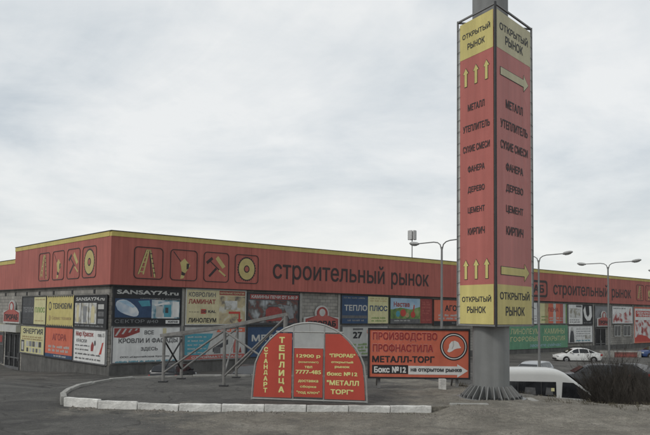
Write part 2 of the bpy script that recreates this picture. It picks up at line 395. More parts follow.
def T(parent, st, cx, cz, w, h, m, bold=0.02, layer=2, y=None, skew=0.0, depth=0.0, name='lettering', y0=0.0):
    """one line of lettering centred on (cx, cz), w wide and h high (w None keeps the letters' own width)"""
    words, x0, x1, z0, z1 = text_geo(st)
    b = bold; x0 -= b; x1 += b; z0 -= b; z1 += b
    if w is None: w = h * (x1 - x0) / (z1 - z0)
    yy = y0 - LAYER * layer if y is None else y
    sh = [(0, 0)] if b <= 0 else [(-b, -b), (b, -b), (b, b), (-b, b), (0, 0)] if b < .05 else [(b * math.cos(R(45 * k)), b * math.sin(R(45 * k))) for k in range(8)]
    for pieces in words:
        pts = []; ff = []
        for k, (sx, sz) in enumerate(sh):
            for pi, (vs, fs) in enumerate(pieces):
                n0 = len(pts)
                for vx, vz in vs:
                    fx = (vx + sx - x0) / (x1 - x0) - .5; fz = (vz + sz - z0) / (z1 - z0) - .5
                    pts.append((cx + fx * w + skew * fz * h, yy - .0004 * k - .0001 * (pi % 4), cz + fz * h))
                ff += [tuple(i + n0 for i in f) for f in fs]
        me = bpy.data.meshes.new('t'); me.from_pydata(pts, [], ff)
        if depth:
            bm = bmesh.new(); bm.from_mesh(me)
            r = bmesh.ops.extrude_face_region(bm, geom=bm.faces[:])
            bmesh.ops.translate(bm, vec=(0, -depth, 0), verts=[g for g in r['geom'] if isinstance(g, bmesh.types.BMVert)])
            bmesh.ops.recalc_face_normals(bm, faces=bm.faces[:]); bm.to_mesh(me); bm.free()
        o = obj(name, me, m, parent)
    return o
def rect(parent, x0, x1, z0, z1, m, layer=1, name='printed_patch', y0=0.0):
    return MB().flat([(x0, z0), (x1, z0), (x1, z1), (x0, z1)], y0 - LAYER * layer).build(name, m, parent, fix=False)
def poly(parent, pts, m, layer=1, name='printed_patch', y0=0.0):
    me = MB().flat(pts, y0 - LAYER * layer).mesh(fix=False)
    if me.polygons and me.polygons[0].normal.y > 0: me.flip_normals()
    return obj(name, me, m, parent)
def circ(cx, cz, rx, rz=None, n=28, a0=0, a1=360):
    rz = rx if rz is None else rz
    full = abs(a1 - a0) >= 360
    return [(cx + rx * math.cos(R(a0 + (a1 - a0) * i / (n if full else n - 1))), cz + rz * math.sin(R(a0 + (a1 - a0) * i / (n if full else n - 1)))) for i in range(n)]
def rrect(x0, x1, z0, z1, r, n=5):
    p = []
    for cx, cz, a in ((x1 - r, z0 + r, -90), (x1 - r, z1 - r, 0), (x0 + r, z1 - r, 90), (x0 + r, z0 + r, 180)):
        p += [(cx + r * math.cos(R(a + 90 * i / n)), cz + r * math.sin(R(a + 90 * i / n))) for i in range(n + 1)]
    return p
def blobs(parent, x0, x1, z0, z1, mats, n, layer=2, seed=0, smin=.06, smax=.3, name='printed_patch'):
    """irregular printed colour shapes of a photo poster"""
    rnd = random.Random(seed); w = x1 - x0; h = z1 - z0
    for i in range(n):
        cx = rnd.uniform(x0 + .1 * w, x1 - .1 * w); cz = rnd.uniform(z0 + .12 * h, z1 - .12 * h); k = rnd.randint(5, 9)
        rx = rnd.uniform(smin, smax) * w; rz = rnd.uniform(smin, smax) * h
        rx = min(rx, cx - x0, x1 - cx); rz = min(rz, cz - z0, z1 - cz)
        pts = [(cx + rx * rnd.uniform(.55, 1) * math.cos(2 * math.pi * j / k), cz + rz * rnd.uniform(.55, 1) * math.sin(2 * math.pi * j / k)) for j in range(k)]
        poly(parent, pts, rnd.choice(mats), layer + .12 * i, name)
def arrow_pts(x0, x1, zc, sh, hh, head):   # pointing to +x
    return [(x0, zc - sh / 2), (x1 - head, zc - sh / 2), (x1 - head, zc - hh / 2), (x1, zc), (x1 - head, zc + hh / 2), (x1 - head, zc + sh / 2), (x0, zc + sh / 2)]

def sm(t, a, b):
    t = max(0.0, min(1.0, (t - a) / (b - a))); return t * t * (3 - 2 * t)
def lerp_tab(x, tab):
    if x <= tab[0][0]: return tab[0][1]
    for (a, va), (b, vb) in zip(tab, tab[1:]):
        if x <= b: return va + (vb - va) * (x - a) / (b - a)
    return tab[-1][1]

# ------------------------------------------------------------------ ground
LOT = -2.2
BC = (-15.0, 50.0); BA = R(41.4)                      # building corner and direction of its long front
BU = (math.cos(BA), math.sin(BA)); BN = (math.sin(BA), -math.cos(BA))
def height(x, y, fine=True):
    c = lerp_tab(x, [(-9, 19.0), (-7, 25.5), (3, 25.0), (5.0, 22.3), (6.0, 19.9), (7.2, 18.4), (9, 17.7), (14, 17.0), (40, 15.0)])
    w = lerp_tab(x, [(-12, 30), (-9, 19), (-7, 12), (-2, 10), (3, 7), (5, 4.2), (9, 4.5), (40, 8)])
    z = LOT * sm(y, c, c + w)
    z += .16 * sm(x, 2.7, 3.3) * sm(y, 15.6, 17.5)
    # falls away along the building's short side
    u = (x - BC[0]) * BN[0] + (y - BC[1]) * BN[1]
    v = (x - BC[0]) * BU[0] + (y - BC[1]) * BU[1]
    z -= .9 * sm(-u, 1, 20) * sm(y, 30, 52) * (1 if v < 6 else 0)
    if fine:
        d = dirt(x, y)
        z += (0.012 + .035 * max(d, 0)) * noise.fractal((x * .9, y * .9, 0), 1.0, 2.0, 5) * .8
        if x > 3.4: z += .05 * sm(x, 3.4, 6) * noise.fractal((x * .5 + 9, y * .5, 3), 1.0, 2.0, 4)
    return z
def dirt(x, y):
    d = -0.08 if y < 40 else .05
    d = max(d, .85 * sm(x, -5.6, -1.5) * sm(y, 12.2, 15.2) * (1 - sm(y, 17.6, 18.2)) )
    d = max(d, .55 * sm(y, 15.4, 17.0) * (1 - sm(y, 17.3, 18.0)) * sm(x, -7.5, -6))
    d = max(d, .95 * sm(x, .5, 4.0) * sm(y, 10.0, 14.2))
    d = max(d, .62 * sm(x, -2, 3) * sm(y, 9, 12.5))
    if y > 23.5: d *= 1 - .9 * sm(y, 24.5, 29)
    return d
def axis(fine0, fine1, step, far0, far1):
    a = []; v = fine0
    while v <= fine1 + 1e-6: a.append(v); v += step
    s = step; v = fine1
    while v < far1: s *= 1.3; v += s; a.append(v)
    s = step; v = fine0; pre = []
    while v > far0: s *= 1.3; v -= s; pre.append(v)
    return pre[::-1] + a
gx = axis(-13, 14, .16, -420, 420); gy = axis(9, 30, .16, -60, 520)
verts = [(x, y, height(x, y, abs(x) < 40 and y < 60)) for y in gy for x in gx]
nx = len(gx); faces = [(j * nx + i, j * nx + i + 1, (j + 1) * nx + i + 1, (j + 1) * nx + i) for j in range(len(gy) - 1) for i in range(nx - 1)]
gm = bpy.data.meshes.new('ground'); gm.from_pydata(verts, [], faces)
at = gm.attributes.new('dirt', 'FLOAT', 'POINT')
at.data.foreach_set('value', [dirt(v[0], v[1]) for v in verts])
for p in gm.polygons: p.use_smooth = True
MG = mat_ground('ground_asphalt_and_sand', 'dirt')
tag(obj('ground', gm, MG), kind='structure')

# ---- traffic island: raised asphalt behind the kerb
ISL = [(-6.38, 17.92), (-5.2, 17.5), (-3.4, 17.3), (-.5, 17.45), (2.6, 17.62), (3.5, 17.8), (3.8, 20), (3.9, 22.5), (3.2, 24.6), (0, 25.2), (-3.3, 24.85), (-5.2, 24.3), (-6.3, 23.65), (-6.88, 22.65), (-7.12, 21.0), (-6.97, 19.4)]
def inside(x, y, P):
    c = False; j = len(P) - 1
    for i in range(len(P)):
        if (P[i][1] > y) != (P[j][1] > y) and x < (P[j][0] - P[i][0]) * (y - P[i][1]) / (P[j][1] - P[i][1]) + P[i][0]: c = not c
        j = i
    return c
bm = bmesh.new()
bv = [bm.verts.new((x, y, 0.15)) for x, y in ISL]; bm.faces.new(bv)
for k in range(9):
    bmesh.ops.bisect_plane(bm, geom=bm.verts[:] + bm.edges[:] + bm.faces[:], plane_co=(-7 + k * 1.2, 0, 0), plane_no=(1, 0, 0))
    bmesh.ops.bisect_plane(bm, geom=bm.verts[:] + bm.edges[:] + bm.faces[:], plane_co=(0, 17.6 + k * .85, 0), plane_no=(0, 1, 0))
bmesh.ops.triangulate(bm, faces=bm.faces[:])
sk = bmesh.ops.extrude_edge_only(bm, edges=[e_ for e_ in bm.edges if e_.is_boundary])
skv = [g for g in sk['geom'] if isinstance(g, bmesh.types.BMVert)]
for v in bm.verts: v.co.z = .135 - .01 * (1 if v.co.x > 2.5 else 0) + .012 * noise.noise((v.co.x * .7, v.co.y * .7, 2))
for v in skv: v.co.z -= .3
im = bpy.data.meshes.new('island'); bm.to_mesh(im); bm.free()
at = im.attributes.new('dirt', 'FLOAT', 'POINT')
at.data.foreach_set('value', [max(-.22, .8 * sm(v.co.x, .4, 3.2), .3 * (1 - sm(v.co.y, 17.5, 18.1))) for v in im.vertices])
tag(obj('traffic_island', im, MG), kind='structure')

# ---- kerb: every stone a piece of its own
kerb = bpy.data.objects.new('kerb', None); col.objects.link(kerb); tag(kerb, kind='structure')
def stone_mesh(l, w, h, seed):
    rnd = random.Random(seed); b = MB().box(-l / 2, l / 2, -w / 2, w / 2, -h, 0)
    b.v = [(x + rnd.uniform(-.012, .006), y + rnd.uniform(-.008, .008), z + rnd.uniform(-.016, .01)) for x, y, z in b.v]
    me = b.mesh(bevel=.02); bm = bmesh.new(); bm.from_mesh(me)
    bmesh.ops.subdivide_edges(bm, edges=[e_ for e_ in bm.edges if e_.calc_length() > .12], cuts=5, use_grid_fill=True)
    for v in bm.verts:                                        # chipped, worn arrises
        q = noise.fractal((v.co.x * 6 + seed * 3.3, v.co.y * 9, v.co.z * 9), 1.0, 2.0, 3)
        if v.co.z > -.05: v.co.z -= max(0, q - .15) * .035
        v.co.y += .004 * q
    bm.to_mesh(me); bm.free()
    return me
STM = [stone_mesh(1.008, .15, .34, i) for i in range(5)]; STG = [stone_mesh(.985, .15, .30, 10 + i) for i in range(5)]
for i in range(5): STM[i].materials.append(KERBW); STG[i].materials.append(KERBG)
def kerb_row(pts, meshes, ztop, seed, step=1.0):
    rnd = random.Random(seed); acc = 0.0; i = 0; pos = list(pts[0]); k = 0
    seg = [((pts[j + 1][0] - pts[j][0]), (pts[j + 1][1] - pts[j][1])) for j in range(len(pts) - 1)]
    L = [math.hypot(*q) for q in seg]; tot = sum(L); s = .5
    def at_s(s):
        for q, l, p in zip(seg, L, pts):
            if s <= l: return p[0] + q[0] * s / l, p[1] + q[1] * s / l
            s -= l
        return pts[-1]
    while s < tot:
        a = at_s(s - .49); b = at_s(min(tot, s + .49)); x = (a[0] + b[0]) / 2; y = (a[1] + b[1]) / 2
        o = bpy.data.objects.new('kerb_stone', meshes[k % 5]); col.objects.link(o); o.parent = kerb
        o.location = (x, y, ztop(x, y) + rnd.uniform(-.006, .006))
        o.rotation_euler = (rnd.uniform(-.03, .03), rnd.uniform(-.008, .008), math.atan2(b[1] - a[1], b[0] - a[0]) + rnd.uniform(-.015, .015))
        s += step; k += 1
kerb_row([(-6.42, 17.86), (-5.2, 17.42), (-3.4, 17.22), (-.5, 17.37), (2.72, 17.55)], STM, lambda x, y: lerp_tab(x, [(-6.5, .235), (-4, .175), (0, .165), (2.6, .16)]), 3, 1.02)
kerb_row([(3.15, 17.85), (4.2, 17.95)], STG, lambda x, y: .19, 4)
kerb_row([(-6.55, 18.05), (-7.05, 19.4), (-7.2, 21.0), (-6.95, 22.7), (-6.35, 23.72), (-5.2, 24.37), (-3.3, 24.92), (0, 25.27), (3.2, 24.9)], STG, lambda x, y: .21, 5)

# ------------------------------------------------------------------ the market building
bld = thing('market_building', 'long grey block market hall with red fascia band and yellow roof edge', 'building', (BC[0], BC[1], 0), 0)
def on_front(u, z, off=0.0): return (BC[0] + BU[0] * u + BN[0] * off, BC[1] + BU[1] * u + BN[1] * off, z)
LU = (math.sin(BA), -math.cos(BA)); LN = (-math.cos(BA), -math.sin(BA))   # short side: u runs towards the corner (negative = away)
def on_left(u, z, off=0.0): return (BC[0] + LU[0] * u + LN[0] * off, BC[1] + LU[1] * u + LN[1] * off, z)
RZF = BA; RZL = BA - R(90)
ULEN = 96.0; LLEN = 42.0; ZF = 4.2; ZT = 7.62; ZY = 7.97; OV = .28
def bpart(name, mb, m, side, **k):
    return mb.build(name, m, bld, (0, 0, 0), (0, 0, RZF if side == 'F' else RZL), **k)
bpart('wall', MB().box(0, ULEN, .02, .4, -4, ZF + .5), BLOCK, 'F')
bpart('wall', MB().box(-LLEN, 0, 0, .4, -4.5, ZF + .5), BLOCK, 'L')
bpart('plinth', MB().box(-.06, ULEN, -.06, .018, -4, -1.45), PLINTH, 'F')
bpart('plinth', MB().box(-17.9, .0, -.06, -.002, -4.5, -1.55), PLINTH, 'L')
bpart('roof', MB().box(.45, ULEN, .45, LLEN, ZF + .55, ZF + .75), MIDG, 'F')
bpart('rear_wall', MB().box(ULEN - .4, ULEN, .45, LLEN, -4, ZF + .5), BLOCK, 'F')
# fascia panels: sheets about six metres long with narrow joints
u = -OV
while u < ULEN:
    u1 = min(u + 6.02, ULEN)
    bpart('fascia_panel', MB().box(u + .010, u1 - .010, -OV, .41, ZF, ZT), FASC, 'F')
    bpart('fascia_cap', MB().box(u + .004, u1 - .004, -OV - .03, .42, ZT + .003, ZY), FASY, 'F')
    u = u1
bpart('cap_trim', MB().box(-OV - .05, ULEN, -OV - .06, .44, ZY + .003, ZY + .06), DARK, 'F')
bpart('soffit_shade_strip', MB().box(-OV + .05, ULEN, -OV + .03, -.003, ZF - .07, ZF - .003), DARK, 'F')  # dark strip standing in for the shadow under the fascia
u = OV
u = 0.0
while u > -19.8:
    u1 = max(u - 6.02, -19.85)
    bpart('fascia_panel', MB().box(u1 + .010, u - .010, -OV, .41, ZF, ZT), FASC, 'L')
    bpart('fascia_cap', MB().box(u1 + .004, u - .004, -OV - .03, .42, ZT + .003, ZY), FASY, 'L')
    u = u1
bpart('corner_trim', MB().box(-.02, OV + .012, -OV - .012, -OV + .06, ZF, ZT - .01), FASC, 'L')
bpart('cap_trim', MB().box(-19.9, OV + .02, -OV - .06, .44, ZY + .003, ZY + .06), DARK, 'L')
bpart('soffit_shade_strip', MB().box(-LLEN, OV - .08, -OV + .03, -.003, ZF - .07, ZF - .003), DARK, 'L')  # same dark strip for the shade below the side fascia
u = -19.85
while u > -LLEN:
    u1 = max(u - 6.02, -LLEN)
    bpart('fascia_panel', MB().box(u1 + .006, u - .012, -OV + .05, .41, ZF, 6.55), FASC, 'L')
    bpart('fascia_cap', MB().box(u1 + .004, u - .010, -OV + .02, .42, 6.553, 6.9), FASY, 'L')
    u = u1
bpart('cap_trim', MB().box(-LLEN, -19.92, -OV - .01, .44, 6.903, 6.95), DARK, 'L')
for u in (-23, -20.2, -17.2, -14.1, -10.9, -7.0, -2.9):
    bpart('vent', MB().box(u - .14, u + .14, -.05, -.003, 3.62, 3.92), DARK, 'L')
# pilasters that carry the boards
for u in (5.68, 17.25, 21.75, 67.8, 72.5, 79.2):
    bpart('pilaster', MB().box(u - .14, u + .14, -.055, .015, -1.44, ZF - .08), CONC, 'F')
# windows in the right part
for u0, u1 in ((73.6, 75.3), (76.3, 78.3)):
    w = bpart('window', MB().box(u0, u1, -.03, .015, -.25, 1.1), LGLASS, 'F')
    f = MB()
    for a, b, c, d in ((u0 - .08, u1 + .08, 1.1, 1.2), (u0 - .08, u1 + .08, -.35, -.25), (u0 - .08, u0, -.25, 1.1), (u1, u1 + .08, -.25, 1.1), ((u0 + u1) / 2 - .04, (u0 + u1) / 2 + .04, -.25, 1.1)):
        f.box(a, b, -.08, -.032, c, d)
    fr = f.build('window_frame', OFFW, w)
# doors
def door(u0, u1, z0, z1, side, leaves=2):
    d = bpart('door', MB().box(u0, u1, -.035, -.004, z0, z1), GLASS, side)
    f = MB(); n = leaves; w = (u1 - u0) / n
    for i in range(n):
        a = u0 + i * w; b = a + w
        f.box(a, a + .09, -.09, -.037, z0, z1); f.box(b - .09, b - .002, -.09, -.037, z0, z1)
        f.box(a + .09, b - .09, -.088, -.037, z1 - .12, z1); f.box(a + .09, b - .09, -.088, -.037, z0, z0 + .25); f.box(a + .09, b - .09, -.086, -.037, z0 + 1.0, z0 + 1.1)
    f.build('door_frame', MIDG, d)
    h = MB()
    for i in range(n):
        x = u0 + (i + 1) * w - .16 if i % 2 == 0 else u0 + i * w + .16
        h.tube((x, -.14, z0 + .8), (x, -.14, z0 + 1.5), .025)
    h.build('door_handle', STEEL, d)
    return d
door(-22.3, -18.4, -3.05, .2, 'L', 3)
cn = bpart('door_canopy', MB().box(-22.6, -18.1, -.55, -.004, .32, .95), OFFW, 'L')
door(68.2, 71.0, -2.3, .85, 'F', 2)
# glazed shopfront at the far left
sw = bpart('shop_window', MB().box(-27.2, -22.9, -.03, -.004, -2.6, .1), LGLASS, 'L')
f = MB()
for a in (-27.2, -25.8, -24.4, -23.0): f.box(a, a + .1, -.09, -.032, -2.6, .1)
f.box(-27.2, -22.9, -.085, -.032, .1, .2); f.box(-27.2, -22.9, -.085, -.032, -2.7, -2.6); f.box(-27.2, -22.9, -.08, -.032, -1.0, -.92)
f.build('window_frame', MIDG, sw)
MB().box(-26.9, -23.4, -.05, -.033, -.75, -.1).build('window_sticker', DRED, sw)

# ---- fascia lettering and pictograms
def fsign(name, label, cat, u0, z0, side, off=OV, group=None):
    p = on_front(u0, z0, off) if side == 'F' else on_left(u0, z0, off)
    return thing(name, label, cat, p, RZF if side == 'F' else RZL, group)
INK = mat('sign_letters_dark', (0.042, 0.03, 0.03), 0.55, 0.2, 3)
t = fsign('market_lettering', 'large dark letters reading stroitelny rynok on the fascia left of the tower', 'lettering', 13.96, 5.17, 'F')
for w, a, b in (('строительный', 0, 13.4), ('рынок', 14.35, 19.9)):
    desc = w == 'рынок'; asc = w == 'строительный'
    # both words share the baseline; р hangs below it
    hh = {'строительный': 2.1, 'рынок': 1.63}[w]; zc = {'строительный': .67, 'рынок': .43}[w]
    T(t, w, (a + b) / 2, zc, b - a, hh, INK, .008, y=-.006, depth=.012)
t2 = fsign('market_lettering', 'smaller-looking dark letters reading stroitelny rynok on the fascia right of the tower', 'lettering', 57.5, 5.0, 'F')
for w, a, b in (('строительный', 0, 14.0), ('рынок', 15.0, 20.7)):
    hh = {'строительный': 2.1, 'рынок': 1.63}[w]; zc = {'строительный': .67, 'рынок': .43}[w]
    T(t2, w, (a + b) / 2, zc, b - a, hh, INK, .008, y=-.006, depth=.012)
pl = fsign('logo_sign', 'black-outlined logo sign half hidden behind the tower on the fascia', 'sign', 47.2, 4.5, 'F')
MB().prism(rrect(0, 9.0, 0, 2.3, .5), -.06, -.004).build('panel', FASC, pl)
MB().loop(rrect(.12, 8.88, .12, 2.18, .45), rrect(.4, 8.6, .4, 1.9, .32), -.07, -.061).build('outline', INK, pl)
T(pl, 'ПРОРАБ', 4.5, 1.15, 7.2, 1.0, INK, .03, y=-.08)
PICY = mat('pictogram_yellow', (0.43, 0.355, 0.15), 0.6, 0.15, 2)
def pict(kind, u0, z0, s, side, label, wd=None):
    p = fsign('tool_pictogram', label, 'pictogram', u0, z0, side, OV, 'tool pictograms on the red fascia')
    wd = wd or s; k = wd / s
    o = [(x * k, z) for x, z in rrect(0, s, 0, s, s * .13)]; i = [(x * k, z) for x, z in rrect(s * .026, s * .974, s * .026, s * .974, s * .11)]
    MB().loop(o, i, -.03, -.004).build('outline', INK, p)
    q = lambda pts: [(x * s * k, z * s) for x, z in pts]
    def band(a, b, w, m, ly, name='tool_shape'):
        d = Vector((b[0] - a[0], b[1] - a[1])).normalized(); n = Vector((-d.y, d.x)) * w / 2
        poly(p, q([(a[0] - n.x, a[1] - n.y), (b[0] - n.x, b[1] - n.y), (b[0] + n.x, b[1] + n.y), (a[0] + n.x, a[1] + n.y)]), m, ly, name)
    if kind == 'ladder':
        for a, b in (((.44, .92), (.16, .14)), ((.54, .92), (.72, .06))):
            band(a, b, .075, INK, 1, 'outline'); band(a, b, .05, PICY, 2)
        band((.50, .92), (.32, .14), .05, PICY, 2.2); band((.52, .92), (.60, .08), .03, INK, 2.1)
        for j in range(5): band((.42 - .05 * j, .82 - .15 * j), (.47 - .035 * j, .82 - .15 * j), .035, PICY, 2.4, 'rung'); band((.55 + .03 * j, .80 - .15 * j), (.62 + .03 * j, .80 - .15 * j), .03, INK, 2.4, 'rung')
    elif kind == 'drill':
        band((.12, .92), (.38, .62), .03, INK, 1, 'drill_bit')
        poly(p, q([(.36, .58), (.52, .72), (.74, .50), (.64, .36), (.56, .24), (.50, .08), (.38, .05), (.42, .30), (.40, .44)]), PICY, 1)
        poly(p, q([(.60, .56), (.70, .56), (.68, .40), (.60, .36)]), INK, 2, 'outline'); poly(p, q([(.42, .30), (.56, .24), (.53, .16), (.41, .18)]), INK, 2, 'outline')
    elif kind == 'hammer':
        band((.12, .62), (.34, .80), .10, INK, 1, 'hammer_head'); band((.24, .70), (.88, .20), .04, INK, 1.2, 'hammer_handle'); band((.60, .40), (.86, .22), .06, PICY, 1.6)
        poly(p, q([(.46, .78), (.56, .88), (.86, .54), (.74, .46)]), PICY, 1.4, 'brush'); band((.50, .46), (.22, .18), .08, INK, 1.3, 'brush_handle')
    else:
        n = 56; pts = [(.5 + (.40 if j % 2 else .36) * math.cos(2 * math.pi * j / n), .5 + (.44 if j % 2 else .40) * math.sin(2 * math.pi * j / n)) for j in range(n)]
        poly(p, q(pts), INK, 1, 'saw_teeth'); poly(p, q(circ(.5, .5, .33, .37)), PICY, 2); poly(p, q(circ(.5, .5, .12, .13)), INK, 3, 'hub'); poly(p, q(circ(.5, .5, .08, .09)), FASC, 4, 'hub')
for k, u in zip(('ladder', 'drill', 'hammer', 'saw'), (1.46, 4.37, 7.26, 10.14)):
    pict(k, u, 4.69, 2.33, 'F', {'ladder': 'step ladder', 'drill': 'power drill', 'hammer': 'hammer and brush', 'saw': 'round saw blade'}[k] + ' pictogram in a rounded frame on the long front fascia')
for k, u in zip(('ladder', 'drill', 'hammer', 'saw'), (-13.74, -10.66, -7.58, -4.62)):
    pict(k, u, 4.76, 2.36, 'L', {'ladder': 'step ladder', 'drill': 'power drill', 'hammer': 'hammer and brush', 'saw': 'round saw blade'}[k] + ' pictogram in a rounded frame on the short left fascia', 2.5)
for k, u in zip(('ladder', 'drill', 'hammer'), (79.9, 82.8, 85.7)):
    pict(k, u, 4.75, 2.33, 'F', {'ladder': 'step ladder', 'drill': 'power drill', 'hammer': 'hammer and brush'}[k] + ' pictogram at the right end of the fascia')

# ------------------------------------------------------------------ advertising boards on the walls
def board(label, side, u0, u1, z0, z1, bgm, frame=MIDG, fw=.07, name='advertising_board', group='advertising boards on the market walls'):
    p = on_front(u0, z0, .03) if side == 'F' else on_left(u0, z0, .03)
    b = thing(name, label, 'board', p, RZF if side == 'F' else RZL, group)
    w = u1 - u0; h = z1 - z0
    MB().box(0, w, -.10, -.02, 0, h).build('panel', bgm, b)
    if frame:
        f = MB(); f.box(-.02, w + .02, -.135, -.103, h - fw, h + .02); f.box(-.02, w + .02, -.135, -.103, -.02, fw)
        f.box(-.02, fw, -.134, -.103, fw, h - fw); f.box(w - fw, w + .02, -.134, -.103, fw, h - fw)
        f.build('frame', frame, b)
    b['w'] = w; b['h'] = h
    return b, w, h
Y0 = -.10
def bt(b, st, cx, cz, w, h, m, bold=.02, layer=2, **k): return T(b, st, cx, cz, w, h, m, bold, layer, y0=Y0, **k)
def br(b, x0, x1, z0, z1, m, layer=1, **k): return rect(b, x0, x1, z0, z1, m, layer, y0=Y0, **k)
def bp(b, pts, m, layer=1, **k): return poly(b, pts, m, layer, y0=Y0, **k)
def bbl(b, *a, **k):
    n0 = set(b.children); blobs(b, *a, **k)
    for c in b.children:
        if c not in n0: c.location.y = Y0
    return b
def lines(b, x0, x1, zs, m, layer=2, h=.1, seed=1, gap=.3):
    """rows of print too small to read: short dashes like words"""
    rnd = random.Random(seed)
    for z in zs:
        mb = MB(); x = x0
        while x < x1 - .15:
            for k in range(rnd.randint(3, 9)):
                l = h * rnd.uniform(.45, .75); hh = h * rnd.choice((.75, .8, 1.0, 1.0))
                if x + l > x1: break
                mb.flat([(x, z - h / 2), (x + l, z - h / 2), (x + l, z - h / 2 + hh), (x, z - h / 2 + hh)], Y0 - LAYER * layer); x += l + h * .22
            x += h * rnd.uniform(.6, 1.0) + gap * .1
        if mb.f: tag(mb.build('print_line', m, b, fix=False), kind='stuff')

# --- long front, upper row
b, w, h = board('dark board with pale roll picture reading sektor 40 high at the building corner', 'F', .05, 5.5, 1.34, 4.08, BLACK, BLACK)
bt(b, 'SANSAY74.ru', w * .5, h * .865, w * .9, .30, OFFW, .03); bt(b, 'сантехника и душевые', w * .68, h * .70, w * .6, .13, GREYP)
bt(b, 'СЕКТОР #40', w * .34, h * .10, w * .62, .27, GREYP, .0)
bp(b, [(.15, .55), (3.0, .55), (3.6, .75), (3.3, 1.9), (.15, 1.9)], BLUE, 1); br(b, 3.0, w - .15, .5, 1.85, PH_ROOM, 1.5)
bp(b, [(.2, 1.42), (.22, 1.6), (.32, 1.73), (.5, 1.8), (.75, 1.83), (1.0, 1.8), (1.3, 1.66), (1.6, 1.44), (1.85, 1.2), (1.98, .95), (1.95, .75), (1.82, .64), (1.6, .62), (1.3, .68), (.95, .78), (.6, .92), (.35, 1.1)], PH_ROLL, 2.2, name='roll_picture'); bp(b, [(.35, 1.72), (1.0, 1.78), (1.7, 1.33), (1.5, 1.25), (.9, 1.5)], LBLUE, 2.6, name='roll_picture')
bp(b, [(1.9, 1.75), (2.8, 1.8), (2.9, 1.4), (2.2, 1.35)], TEAL, 2.4); br(b, 3.35, 3.9, .6, 1.4, OFFW, 2.3); br(b, 4.0, 4.6, .6, 1.5, TEAL, 2.3); br(b, 4.7, 5.25, .6, 1.75, WHITE, 2.3); br(b, 4.1, 4.35, .9, 1.3, CHAR, 2.8); bp(b, [(3.2, 1.5), (4.4, 1.75), (4.5, 1.6), (3.3, 1.4)], WHITE, 2.7)
br(b, 4.15, w - .15, .12, .38, WHITE, 2); bt(b, 'ЖИРАФ', 4.75, .25, .85, .17, BLACK, .03, 3)
b, w, h = board('cream board listing kovrolin, laminat and linoleum beside the corner board', 'F', 5.86, 11.4, 1.36, 4.12, CREAM, OFFW)
bt(b, 'КОВРОЛИН', 1.45, h * .845, 2.4, .36, MIDG, .02); bt(b, 'ЛАМИНАТ', 1.45, h * .65, 2.4, .36, DRED, .03); bt(b, 'ЛИНОЛЕУМ', 1.5, h * .13, 2.5, .36, BLACK, .03)
br(b, 1.35, 1.8, h * .31, h * .44, RED, 2); bt(b, 'DE KAL', 2.05, h * .375, 1.3, .2, CHAR, .03, 3); lines(b, .3, 1.2, [h * .36], CHAR, 2, .05)
br(b, 3.0, w - .1, .08, h - .5, PH_STONE, 1.2); br(b, 3.0, w - .1, h - .42, h - .1, DRED, 1.5); bt(b, 'НАПОЛЬНЫЕ ПОКРЫТИЯ', 4.2, h - .26, 2.3, .16, CREAM, .02, 2.4)
br(b, 3.5, 4.7, 1.2, 1.9, PH_PALE, 2)
bp(b, [(3.9, 1.05), (5.0, 1.05), (5.0, .45), (5.2, .45), (4.95, .12), (4.7, .45), (4.85, .45), (4.85, .88), (3.9, .88)], RED, 5, name='arrow')
b, w, h = board('dark photo board with red headline left of the small logo sign', 'F', 11.5, 17.0, 1.33, 3.98, CHAR, DARK)
br(b, .3, w - .1, h - .52, h - .12, DRED, 1.2); bt(b, 'КАМИНЫ ПЕЧИ ОТ 5-00 Р', w * .52, h - .32, w * .88, .27, OFFW, .03, 2)
br(b, .15, 1.8, .2, h - .6, PH_STOVE, 1.6); br(b, 1.85, w - .2, .2, h - .6, PH_STOVE, 1.6)
bp(b, [(1.9, .35), (3.6, .35), (3.6, 1.25), (3.2, 1.5), (2.3, 1.5), (1.9, 1.25)], DRED, 4, name='stove_picture'); br(b, 2.0, 3.5, 1.55, 1.68, MIDG, 4); bp(b, [(3.7, 1.7), (4.7, 1.6), (4.9, .6), (4.4, .5)], GREYP, 4)
b, w, h = board('navy and yellow board reading teplo plyus right of the small logo sign', 'F', 21.9, 28.15, 1.4, 4.08, BLUE, DARK)
br(b, 3.42, w - .04, .06, h - .04, YELP, 1); bt(b, 'ТЕПЛО', 1.85, h * .56, 2.9, .55, OFFW, .03); bt(b, 'ПЛЮС', 4.85, h * .56, 2.4, .52, BLUE, .03)
lines(b, .3, 3.2, [h * .9], GREYP, 2, .12, 3); br(b, .1, 3.3, h * .2, h * .3, MIDG, 1.5); lines(b, .8, 2.9, [h * .13], GREYP, 2, .14, 4); lines(b, 3.7, 6.0, [h * .9, h * .82], OCHRE, 2, .1, 5); lines(b, 3.9, 5.9, [h * .22, h * .12], LGREEN, 2, .14, 6)
b, w, h = board('picture board of red fruit on a green meadow with dark red side strip', 'F', 28.3, 34.65, 1.4, 4.02, LGREEN, DARK)
br(b, .05, 4.4, h * .55, h - .05, PH_SKY, 1); bp(b, [(.05, h * .5), (.8, h * .58), (1.5, h * .62), (2.2, h * .59), (3.0, h * .55), (3.7, h * .6), (4.4, h * .66), (4.4, h * .2), (.05, h * .2)], PH_FIELD, 1.5); br(b, .05, 4.4, .05, h * .22, MIDG, 1.4)
bt(b, 'Настав', 1.7, h * .74, 2.3, .5, DRED, .03, 2.4); bp(b, circ(1.9, h * .42, .42, .36, 14), RED, 2.5, name='fruit_picture'); bp(b, circ(3.35, h * .36, .35, .32, 14), RED, 2.5, name='fruit_picture'); bp(b, [(3.3, h * .45), (3.5, h * .45), (3.6, h * .72), (3.45, h * .74)], RED, 2.4); bp(b, circ(1.15, h * .38, .3, .3, 12), TEAL, 2.4); bp(b, circ(2.5, h * .34, .28, .25, 12), OCHRE, 2.4)
